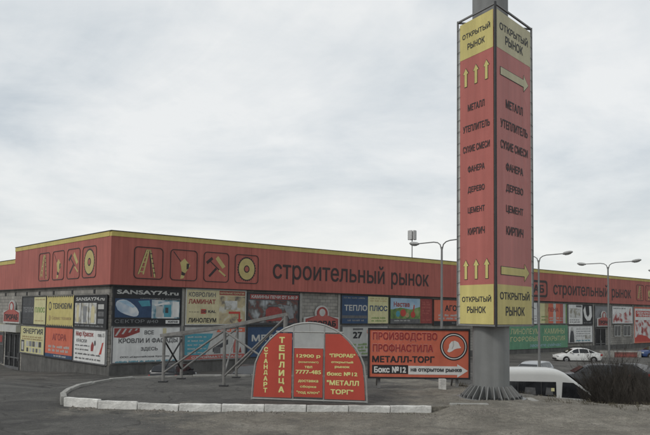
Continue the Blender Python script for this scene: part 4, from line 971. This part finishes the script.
# ------------------------------------------------------------------ steel trestle behind the greenhouse sign
tr = thing('steel_trestle', 'grey tubular steel ramp trestle standing on the island behind the greenhouse sign', 'trestle', (-3.0, 22.5, .15), 0)
O = Vector((-3.0, 22.5, .15))
fp = [Vector((-5.10, 22.72, .15)), Vector((-3.03, 21.72, .15)), Vector((-1.15, 20.85, .15))]
rp_ = [Vector((-4.75, 23.85, .15)), Vector((-3.0, 24.55, .15)), Vector((-1.25, 23.3, .15))]
zt = [1.62, 1.93, 2.33]
for row in (fp, rp_):
    for p, z in zip(row, zt):
        q = p - O; MB().tube((q.x, q.y, 0), (q.x, q.y, z - .15), .05, None, 10).build('post', FRAMEST, tr)
        MB().box(q.x - .13, q.x + .13, q.y - .13, q.y + .13, -.02, .025).build('foot_plate', DARK, tr)
for row in (fp, rp_):
    a = row[0] - O; c = row[2] - O; d = (c - a); d.z = zt[2] - zt[0]
    m1 = MB(); pts = [Vector((p.x, p.y, z - .15)) for p, z in zip([r - O for r in row], zt)]
    ext0 = pts[0] + (pts[0] - pts[1]) * .06; ext1 = pts[2] + (pts[2] - pts[1]) * .04
    m1.bar(ext0, pts[1], .08, .10); m1.bar(pts[1], ext1, .08, .098); m1.build('rail', FRAMEST, tr)
    for i in (0, 1):
        lo = row[i] - O; hi = row[i + 1] - O
        MB().tube((lo.x, lo.y, .28), (hi.x, hi.y, zt[i + 1] - .25), .032, None, 8).build('brace', FRAMEST, tr)
    if row is fp: MB().tube((fp[1].x - O.x, fp[1].y - O.y, zt[1] - .28), (fp[2].x - O.x, fp[2].y - O.y, .5), .032, None, 8).build('brace', FRAMEST, tr)
for i in range(3):
    a = fp[i] - O; c = rp_[i] - O
    MB().tube((a.x, a.y, zt[i] - .2), (c.x, c.y, zt[i] - .2), .04, None, 8).build('cross_member', FRAMEST, tr)
    MB().tube((a.x, a.y, .35), (c.x, c.y, zt[i] - .3), .028, None, 8).build('brace', FRAMEST if i else DARK, tr)
MB().tube((fp[0].x - O.x, fp[0].y - O.y, zt[0] - .3), (rp_[0].x - O.x, rp_[0].y - O.y, .3), .028, None, 8).build('brace', DARK, tr)

# ------------------------------------------------------------------ street lamps
def make_lamp():
    r = thing('street_lamp', 'x', 'street lamp', (0, 0, 0), 0, 'double-arm lamps in the car park')
    HT = 8.05
    mb = MB(); mb.tube((0, 0, 0), (0, 0, 2.2), .09, .085, 14); mb.tube((0, 0, 2.2), (0, 0, HT), .075, .05, 14); mb.build('pole', POLE, r, smooth=True)
    MB().lathe([(0, 0), (.22, 0), (.22, .03), (.11, .05), (.11, .35), (0, .35)], 14).build('pole_base', POLE, r)
    MB().box(-.07, .07, -.112, -.09, .7, 1.15).build('service_door', STEEL, r)
    for s in (-1, 1):
        pts = [(s * .03, 0, HT - .15), (s * .12, 0, HT + .12), (s * .32, 0, HT + .24), (s * .62, 0, HT + .29), (s * 1.95, 0, HT + .30)]
        MB().path(pts, .03, 8).build('arm', POLE, r)
        h = MB().lathe([(0, -.36), (.07, -.33), (.125, -.2), (.14, 0), (.125, .2), (.07, .34), (0, .38)], 14)
        hd = h.build('lamp_head', mat('lamp_shell', (0.33, 0.33, 0.32), .45, .1, 5), r, (s * 2.2, 0, HT + .33), (0, R(90 - s * 7), 0), smooth=True)
        hd.scale = (.75, 1.15, 1)
        g = MB().lathe([(0, -.24), (.08, -.18), (.10, 0), (.08, .18), (0, .24)], 12).build('lamp_lens', mat('lamp_lens', (0.45, 0.45, 0.43), .2, .1, 8), r, (s * 2.22, 0, HT + .275), (0, R(90 - s * 7), 0), smooth=True)
        g.scale = (.8, 1, 1)
    return r
lamp = make_lamp()
ZL = CAM_H + 3.5 - 8.05
LAMPS = [((6.04, 36.6), 'double-arm street lamp rising behind the red billboard left of the tower'), ((13.5, 44.7), 'double-arm street lamp directly right of the tower beside the minibus'), ((20.0, 50.0), 'double-arm street lamp in front of the entrance and white sedan'), ((28.2, 56.5), 'street lamp at the right edge with only its left head in view')]
for i, ((x, y), lb) in enumerate(LAMPS):
    o = lamp if i == 0 else copy_tree(lamp)
    o.location = (x, y, LOT); o.rotation_euler = (0, 0, R(-57)); o['label'] = lb
    o.scale = (1, 1, (8.05 + ZL - LOT) / 8.05)

# ------------------------------------------------------------------ vehicles
def loft(sec, cap=True):
    mb = MB(); n = len(sec[0])
    for s in sec: mb.v += s
    for i in range(len(sec) - 1):
        for j in range(n - 1): mb.f.append((i * n + j, i * n + j + 1, (i + 1) * n + j + 1, (i + 1) * n + j))
    if cap: mb.f += [tuple(range(n)), tuple(range((len(sec) - 1) * n, len(sec) * n))]
    return mb
def wheels(r, xs, hw, rad):
    for x in xs:
        for s in (-1, 1):
            w = MB().lathe([(rad * .6, -.1), (rad * .92, -.1), (rad, -.07), (rad, .07), (rad * .92, .1), (rad * .6, .1), (rad * .6, -.1)], 24, axis='y').build('wheel', TYRE, r, (x, s * (hw - .09), rad), smooth=True)
            MB().lathe([(0, s * .07), (rad * .25, s * .085), (rad * .6, s * .06), (rad * .62, s * .095), (rad * .66, s * .1)], 20, axis='y').build('rim', RIM, w)
            sp = MB()
            for k in range(5):
                a = 2 * math.pi * k / 5; sp.bar((0, s * .09, 0), (rad * .58 * math.cos(a), s * .09, rad * .58 * math.sin(a)), .05, .02, (0, 1, 0))
            sp.build('spokes', RIM, w)
            MB().lathe([(rad * 1.02, s * (hw - .02)), (rad * 1.14, s * (hw + .008)), (rad * 1.02, s * (hw + .012))], 24, (x, 0, rad), axis='y').build('wheel_arch', DARK, r)
def car(label, paint, loc, rz, L=4.4, W=1.74, H=1.45, kind='sedan', group='cars in the car park'):
    r = thing('parked_car', label, 'car', loc, rz, group)
    hw = W / 2; q = L / 4.4; bz_ = .92 if H < 1.6 else 1.02
    # body stations: x, lower edge, top height, half width
    if kind == 'sedan':
        st = [(-2.2, .38, .80, .74), (-2.15, .27, .92, .84), (-1.9, .22, .98, .95), (-1.3, .2, .97, .99), (-.5, .2, .93, 1), (.5, .2, .92, 1), (1.1, .2, .90, 1), (1.5, .2, .86, .98), (1.95, .22, .77, .92), (2.14, .27, .66, .80), (2.2, .38, .55, .70)]
        cab = [(-1.85, .97, .97), (-1.35, .95, 1.18), (-.85, .94, 1.38), (-.3, .93, 1.44), (.2, .92, 1.43), (.55, .91, 1.33), (1.0, .90, 1.10), (1.32, .88, .88)]
    else:
        st = [(-2.2, .40, .95, .86), (-2.16, .27, 1.02, .93), (-1.9, .22, 1.03, .98), (-1.3, .2, 1.0, 1), (-.5, .2, .97, 1), (.5, .2, .95, 1), (1.1, .2, .93, 1), (1.5, .2, .89, .98), (1.95, .22, .82, .93), (2.14, .27, .72, .84), (2.2, .38, .6, .74)]
        cab = [(-2.12, 1.0, 1.0), (-2.0, 1.0, 1.24), (-1.8, .99, 1.42), (-1.0, .97, 1.47), (-.2, .95, 1.47), (.3, .94, 1.43), (.65, .93, 1.3), (1.05, .92, 1.09), (1.38, .9, .9)]
    k = H / 1.45
    sec = []
    for x, a, b, f in st:
        w = hw * f; x *= q; a_, b_ = a, b * k
        sec.append([(x, w * .80, a_), (x, w * .96, a_ + .06), (x, w, a_ + (b_ - a_) * .35), (x, w * .985, a_ + (b_ - a_) * .68), (x, w * .93, b_ - .035), (x, w * .84, b_), (x, w * .4, b_ + .018), (x, 0, b_ + .022), (x, -w * .4, b_ + .018), (x, -w * .84, b_), (x, -w * .93, b_ - .035), (x, -w * .985, a_ + (b_ - a_) * .68), (x, -w, a_ + (b_ - a_) * .35), (x, -w * .96, a_ + .06), (x, -w * .80, a_)])
    body = loft(sec).build('body', paint, r, smooth=True)
    def ys(x, z, belt, roof):   # half width of the cabin at height z
        t_ = max(0, min(1, (z - belt) / (1.44 - belt))); return hw * (.93 - .22 * t_)
    sec = []
    for x, bl, rf in cab:
        x *= q; zz_ = rf; w1 = ys(x, zz_ - .04, bl, rf); w0 = hw * .93
        sec.append([(x, w0, bl * k - .03), (x, (w0 + w1) / 2, (bl + (rf - bl) * .5) * k - .02), (x, w1, max(bl, rf - .05) * k), (x, w1 * .86, rf * k), (x, 0, rf * k + .025), (x, -w1 * .86, rf * k), (x, -w1, max(bl, rf - .05) * k), (x, -(w0 + w1) / 2, (bl + (rf - bl) * .5) * k - .02), (x, -w0, bl * k - .03)])
    loft(sec).build('cabin', paint, r, smooth=True)
    # glazing, set just proud of the cabin
    def side(pts, s):
        mb = MB(); n = len(pts); mb.v = [(x * q, s * (ys(x, z, .93, 1.44) + .012), z * k) for x, z in pts]; mb.f = [tuple(range(n)) if s < 0 else tuple(reversed(range(n)))]
        mb.build('side_window', GLASS, r)
    for s in (-1, 1):
        if kind == 'sedan':
            side([(.08, .98), (1.0, .97), (.50, 1.29), (.2, 1.37), (.08, 1.38)], s); side([(-.88, .99), (0, .98), (0, 1.38), (-.3, 1.39), (-.78, 1.34)], s); side([(-1.5, 1.0), (-.95, .99), (-.88, 1.31), (-1.2, 1.18)], s)
        else:
            side([(.1, 1.0), (1.05, .99), (.62, 1.26), (.3, 1.37), (.1, 1.4)], s); side([(-.9, 1.02), (.02, 1.0), (.02, 1.4), (-.9, 1.41)], s); side([(-1.9, 1.06), (-.98, 1.03), (-.98, 1.41), (-1.7, 1.36)], s)
        MB().box(.72 * q, .86 * q, s * hw * .93 if s > 0 else -hw - .14, hw + .14 if s > 0 else -hw * .93, .98 * k, 1.10 * k).build('mirror', paint, r, bevel=.03)
        for x in (.0, -.95): MB().box(x * q + .08, x * q + .24, s * hw - .015, s * hw + .022, .80 * k, .835 * k).build('door_handle', DARK, r)
    def screen(x0, z0_, x1, z1_, name, dx):
        w0 = ys(x0, z0_, .93, 1.44) - .06; w1 = ys(x1, z1_, .93, 1.44) - .09; d = dx
        mb = MB(); mb.v = [(x0 * q + d, -w0, z0_ * k + .014), (x0 * q + d, w0, z0_ * k + .014), (x1 * q + d, w1, z1_ * k + .02), (x1 * q + d, -w1, z1_ * k + .02)]; mb.f = [(0, 1, 2, 3)]; mb.build(name, GLASS, r)
    if kind == 'sedan': screen(1.25, .94, .58, 1.33, 'windscreen', .02); screen(-1.78, 1.0, -.92, 1.36, 'rear_window', -.02)
    else: screen(1.30, .96, .68, 1.31, 'windscreen', .02); screen(-2.10, 1.08, -1.87, 1.38, 'rear_window', -.03)
    for s in (-1, 1):
        MB().box(2.0 * q, 2.17 * q, s * hw * .74 - .15, s * hw * .74 + .13, .60 * k, .72 * k).build('headlight', HEAD, r, bevel=.03)
        MB().box(-2.19 * q, -2.02 * q, s * hw * .80 - .16, s * hw * .80 + .11, .72 * k, .90 * k).build('tail_light', TAIL, r, bevel=.02)
    MB().box(-2.235 * q, -2.15 * q, -hw * .72, hw * .72, .32, .5).build('bumper', DARK, r, bevel=.03); MB().box(2.15 * q, 2.235 * q, -hw * .66, hw * .66, .3, .46).build('bumper', DARK, r, bevel=.03)
    MB().box(-2.245 * q, -2.235 * q, -.26, .26, .52, .63).build('number_plate', WHITE, r)
    MB().box(-1.6 * q, 1.6 * q, -hw * .9, hw * .9, .17, .27).build('underbody', DARK, r)
    wheels(r, (1.32 * q, -1.32 * q), hw, .31)
    return r
def paint(n, c): return mat(n, c, .28, .05, 1.5, spec=.5)
gz = lambda x, y: height(x, y, False)
car('white sedan parked side-on in front of the entrance', paint('white_paint', (.62, .62, .60)), (25.2, 71.0, LOT), R(180), L=4.5)
car('silver hatchback parked beyond the minibus by the lamp pole', paint('silver_paint', (.34, .35, .36)), (14.2, 48.6, LOT), R(235), kind='hatch')
car('dark grey hatchback behind the bare bushes', paint('graphite_paint', (.035, .037, .04)), (17.4, 46.2, LOT), R(172), L=4.3, H=1.5, kind='hatch')
car('dark sedan seen from behind at the right of the bushes', paint('black_paint', (.018, .019, .021)), (20.8, 48.6, LOT), R(120), kind='sedan')
car('blue car by the wall at the right edge', paint('blue_paint', (.03, .06, .16)), (37.2, 79.5, LOT), R(185), kind='hatch')
car('dark car with red tail lights parked under the left end of the trestle', paint('black_paint', (.018, .019, .021)), (-9.1, 43.4, gz(-9.1, 43.4)), R(84), kind='hatch')
car('dark car parked behind the middle of the trestle', paint('graphite_paint', (.035, .037, .04)), (-4.3, 43.2, gz(-4.3, 43.2)), R(80), kind='sedan')
car('dark car hidden low behind the red billboard', paint('night_paint', (.022, .024, .03)), (4.1, 35.0, gz(4.1, 35.0)), R(20), kind='sedan')

def minibus(label, loc, rz):
    r = thing('minibus', label, 'minibus', loc, rz)
    P = paint('bus_white', (.50, .50, .48)); BG = mat('bus_glass', (0.020, 0.021, 0.023), .06, .8, 1.1, spec=.7); hw = .98; L0, L1 = -2.75, 2.65
    top = [(-2.75, 2.28), (-2.68, 2.42), (-2.4, 2.47), (-1.0, 2.5), (0.0, 2.49), (.32, 2.44), (.58, 2.33), (.92, 2.07), (1.33, 1.75), (1.75, 1.43), (2.0, 1.25), (2.3, 1.12), (2.52, .98), (2.62, .8), (2.65, .6)]
    sec = []
    for x, z in top:
        lo = .32 if x < 2.5 else .38; f = 1 if x < 1.6 else 1 - .12 * (x - 1.6)
        def yy(zz): return hw * f * (1 - .11 * max(0, (zz - 1.15) / 1.35))
        zs = [lo, lo + (z - lo) * .3, lo + (z - lo) * .55, lo + (z - lo) * .78, max(lo + .1, z - .22), z - .13]
        a = [(x, yy(q) + (.02 if j == 1 else 0), q) for j, q in enumerate(zs)]
        a += [(x, yy(z) * .965, z - .07), (x, yy(z) * .91, z - .025), (x, yy(z) * .80, z), (x, yy(z) * .45, z + .03), (x, 0, z + .04)]
        sec.append(a + [(p[0], -p[1], p[2]) for p in a[-2::-1]])
    loft(sec).build('body', P, r, smooth=True)
    yw = lambda z: hw * (1 - .11 * max(0, (z - 1.15) / 1.35)) + .014
    def side(name, pts, s, m):
        mb = MB(); mb.v = [(x, s * yw(z), z) for x, z in pts]; mb.f = [tuple(range(len(pts))) if s < 0 else tuple(reversed(range(len(pts))))]; mb.build(name, m, r)
    for s in (-1, 1):
        side('window_band', [(-2.5, 1.36), (.12, 1.36), (.12, 1.98), (-2.42, 1.98)], s, BG)
        for x0, x1 in ((-2.2, -1.75), (-1.25, -.75), (-.35, -.02)): side('painted_seat_reflection', [(x0, 1.42), (x1, 1.42), (x1 - .03, 1.72), (x0 + .05, 1.74)], s * 1.004, mat('bus_reflection_paint', (.09, .09, .09), .4, .5, 4))  # lighter shapes painted on the opaque glass for reflected and interior light
        for xm in (-1.52, -.52): MB().box(xm - .02, xm + .02, s * yw(1.6) - .03, s * yw(1.6) + .03, 1.37, 1.97).build('window_seam', DARK, r)
        for xm in (-.58, .24, 1.62): MB().box(xm - .008, xm + .008, s * hw - .012, s * hw + .016, .42, 1.15).build('door_seam', DARK, r)
        MB().box(.36, .52, s * hw - .01, s * hw + .03, .98, 1.04).build('door_handle', DARK, r)
        side('front_door_window', [(.34, 1.33), (1.10, 1.29), (1.62, 1.24), (1.76, 1.29), (1.28, 1.66), (.86, 1.95), (.40, 1.97)], s, BG)
        MB().box(-2.4, .4, s * hw - .012 if s > 0 else -hw - .018, hw + .018 if s > 0 else -hw + .012, .80, .86).build('side_moulding', MIDG, r)
        MB().box(1.5, 1.68, s * (hw + .02) if s > 0 else -hw - .24, hw + .24 if s > 0 else -(hw + .02), 1.12, 1.42).build('mirror', DARK, r, bevel=.04)
        MB().box(2.3, 2.5, s * .68 - .16, s * .68 + .16, .82, 1.04).build('headlight', HEAD, r, bevel=.04)
        MB().box(-2.77, -2.70, s * .86 - .08, s * .86 + .08, .9, 1.5).build('tail_light', TAIL, r)
    mb = MB(); mb.v = [(1.78, -.80, 1.41), (1.78, .80, 1.41), (.66, .72, 2.27), (.66, -.72, 2.27)]; mb.v = [(x + .035, y, z + .035) for x, y, z in mb.v]; mb.f = [(0, 1, 2, 3)]; mb.build('windscreen', GLASS, r)
    MB().box(-.10, .04, -yw(1.6) - .012, -yw(1.6) + .02, 1.58, 1.72).build('window_sticker', YELP, r)
    MB().box(2.5, 2.70, -.85, .85, .36, .62).build('bumper', DARK, r, bevel=.05)
    wheels(r, (1.75, -1.75), hw, .34)
    return r
minibus('white minibus parked below the embankment behind the tower column', (9.5, 30.3, LOT), R(-3)).scale = (.95, .95, .95)

# ------------------------------------------------------------------ low wall by the entrance, with red lettering
lw = thing('low_wall', 'low grey wall with red lettering between white sedan and blue car', 'wall', (30.2, 78.0, LOT), R(6))
MB().box(0, 4.7, -.15, .15, -.2, .85).build('wall_body', CONC, lw, bevel=.02)
lr = MB().box(1.6, 4.2, -.19, -.152, .12, .72).build('red_strip', mat('worn_red_paint', (.17, .075, .065), .8, .3, 4), lw); T(lr, 'СТРОЙМАТЕРИАЛЫ', 2.9, .42, 2.4, .3, REDT, .03, 1, y0=-.19)

# ------------------------------------------------------------------ bare bushes on the embankment
TWIG = mat('bare_twigs', (0.060, 0.052, 0.044), .9, .3, 6); STEMM = mat('bush_stem', (0.05, 0.044, 0.038), .9, .3, 6)
def bush(seed, h, spread):
    rnd = random.Random(seed); st = MB(); tw = MB()
    def grow(p, d, l, r, lev):
        n = 3; q = p
        for i in range(n):
            d2 = (d + Vector((rnd.uniform(-.22, .22), rnd.uniform(-.22, .22), rnd.uniform(-.05, .16)))).normalized(); q2 = q + d2 * l / n
            (st if lev == 0 else tw).tube(q, q2, r * (1 - .25 * i), r * (1 - .25 * (i + 1)), 4 if lev == 0 else 3, False)
            if lev < 3 and (lev > 0 or i > 0 or rnd.random() < .6):
                for k in range(rnd.randint(2, 3)):
                    dd = (d2 + Vector((rnd.uniform(-1, 1), rnd.uniform(-1, 1), rnd.uniform(-.1, .9))) * .7).normalized()
                    grow(q2, dd, l * rnd.uniform(.45, .7), r * .5, lev + 1)
            q, d = q2, d2
    for s in range(14):
        a = rnd.uniform(0, 6.28); e = rnd.uniform(.05, spread)
        grow(Vector((rnd.uniform(-.25, .25), rnd.uniform(-.2, .2), -.05)), Vector((math.cos(a) * e, math.sin(a) * e, 1)).normalized(), h * rnd.uniform(.55, .85), .013, 0)
    return st.mesh(fix=False), tw.mesh(fix=False)
BM = [bush(40 + i, 1.0, .42) for i in range(4)]
for s_, t_ in BM: s_.materials.append(STEMM); t_.materials.append(TWIG)
BUSH = [(10.6, 20.7, 1.35), (11.2, 21.6, 1.7), (11.9, 22.4, 1.9), (10.2, 21.9, 1.7), (9.9, 22.2, 1.7), (11.0, 19.6, 1.1), (11.6, 20.6, 1.4), (9.4, 22.9, 1.8), (9.75, 23.2, 2.1), (9.55, 23.6, 2.2), (9.5, 22.0, 1.55), (9.95, 22.9, 2.1), (10.0, 21.6, 1.6), (10.4, 24.2, 2.3), (10.4, 22.3, 1.85), (10.5, 21.0, 1.4), (10.9, 23.2, 2.0), (10.95, 21.9, 1.65), (11.3, 24.0, 2.1), (11.4, 22.6, 1.8), (11.8, 23.4, 1.9), (9.7, 20.7, .95), (10.2, 20.1, 1.0), (10.9, 20.4, 1.2), (10.3, 25.2, 2.5), (12.2, 24.4, 2.1), (9.75, 24.6, 2.5), (11.5, 21.2, 1.5)]
for i, (x, y, h) in enumerate(BUSH):
    b = thing('bare_bush', 'bare leafless bush in the dark thicket on the embankment right of the minibus', 'bush', (x, y, gz(x, y) - .03), random.uniform(0, 6.28), 'thicket of bare bushes on the embankment')
    b.scale = (h * .88, h * .88, h * .84)
    o = bpy.data.objects.new('stem', BM[i % 4][0]); col.objects.link(o); o.parent = b
    o = bpy.data.objects.new('twigs', BM[i % 4][1]); col.objects.link(o); o.parent = b

# ------------------------------------------------------------------ dry weeds and gravel (nobody could count these)
rnd = random.Random(5); wd = MB()
def tuft(x, y, h, n):
    z = height(x, y)
    for i in range(n):
        a = rnd.uniform(0, 6.28); l = h * rnd.uniform(.4, 1); e = rnd.uniform(.1, .8); px = x + rnd.uniform(-.1, .1); py = y + rnd.uniform(-.1, .1)
        dx_, dy_ = math.cos(a) * e * l, math.sin(a) * e * l; w = .004; b0 = len(wd.v)
        wd.v += [(px - w, py, z - .01), (px + w, py, z - .01), (px + dx_ * .5 + w * .7, py + dy_ * .5, z + l * .7), (px + dx_, py + dy_, z + l)]; wd.f += [(b0, b0 + 1, b0 + 2), (b0, b0 + 2, b0 + 3)]
for i in range(420):
    x = rnd.uniform(4.2, 12); y = lerp_tab(x, [(4, 22.0), (5, 21.5), (6.0, 19.6), (7.2, 18.2), (9, 17.5), (12, 17)]) + rnd.gauss(.5, .75)
    if (x - TB[0]) ** 2 + (y - TB[1]) ** 2 < 1.7: continue
    if noise.noise((x * 1.3, y * 1.3, 0)) < -.1: continue
    tuft(x, y, rnd.uniform(.03, .12), 9)
for i in range(60):
    x = rnd.uniform(-6, 3.6); tuft(x, 17.2 - rnd.uniform(0, .12) if x < 2.6 else 17.5 + rnd.uniform(0, 1.5), rnd.uniform(.02, .06), 5)
tag(wd.build('dry_weeds', mat('dry_weeds', (0.085, 0.075, 0.052), .9, .35, 5), fix=False), kind='stuff')
gv = MB()
for i in range(14000):
    x = rnd.uniform(-6.5, 9.5); y = rnd.uniform(10.5, 20)
    if rnd.random() > dirt(x, y) * 1.1 or (inside(x, y, ISL) and x < 3): continue
    z = height(x, y); s = .006 + .026 * rnd.random() ** 4; b0 = len(gv.v)
    pts = [Vector((rnd.uniform(-1, 1), rnd.uniform(-1, 1), rnd.uniform(-.4, .2))).normalized() for _ in range(0)]
    a = rnd.uniform(0, 6.28)
    for k in range(3): gv.v.append((x + s * math.cos(a + 2.1 * k) * rnd.uniform(.7, 1.2), y + s * math.sin(a + 2.1 * k) * rnd.uniform(.7, 1.2), z - s * .2))
    gv.v += [(x + rnd.uniform(-.4, .4) * s, y + rnd.uniform(-.4, .4) * s, z + s * rnd.uniform(.5, .9))]
    gv.f += [(b0, b0 + 1, b0 + 3), (b0 + 1, b0 + 2, b0 + 3), (b0 + 2, b0, b0 + 3)]
for i in range(2600):
    x = rnd.uniform(-6.2, 4.2); y = 17.22 - abs(rnd.gauss(0, .22)) + (.55 * sm(-x, 4.6, 6.4))
    if noise.noise((x * .9, 3.1, 0)) < -.05: continue
    z = height(x, y); q = .012 + .045 * rnd.random() ** 3; b0 = len(gv.v); a = rnd.uniform(0, 6.28)
    for k in range(4): gv.v.append((x + q * math.cos(a + 1.57 * k) * rnd.uniform(.7, 1.2), y + q * math.sin(a + 1.57 * k) * rnd.uniform(.7, 1.2), z - q * .2))
    gv.v.append((x + rnd.uniform(-.4, .4) * q, y + rnd.uniform(-.4, .4) * q, z + q * rnd.uniform(.4, .8)))
    gv.f += [(b0 + k, b0 + (k + 1) % 4, b0 + 4) for k in range(4)]
tag(gv.build('gravel', mat('gravel_grit', (0.17, 0.155, 0.135), .9, .4, 9), fix=False), kind='stuff')
print('objects', len(bpy.data.objects), 'tris', sum(len(o.data.polygons) for o in bpy.data.objects if o.type == 'MESH'))
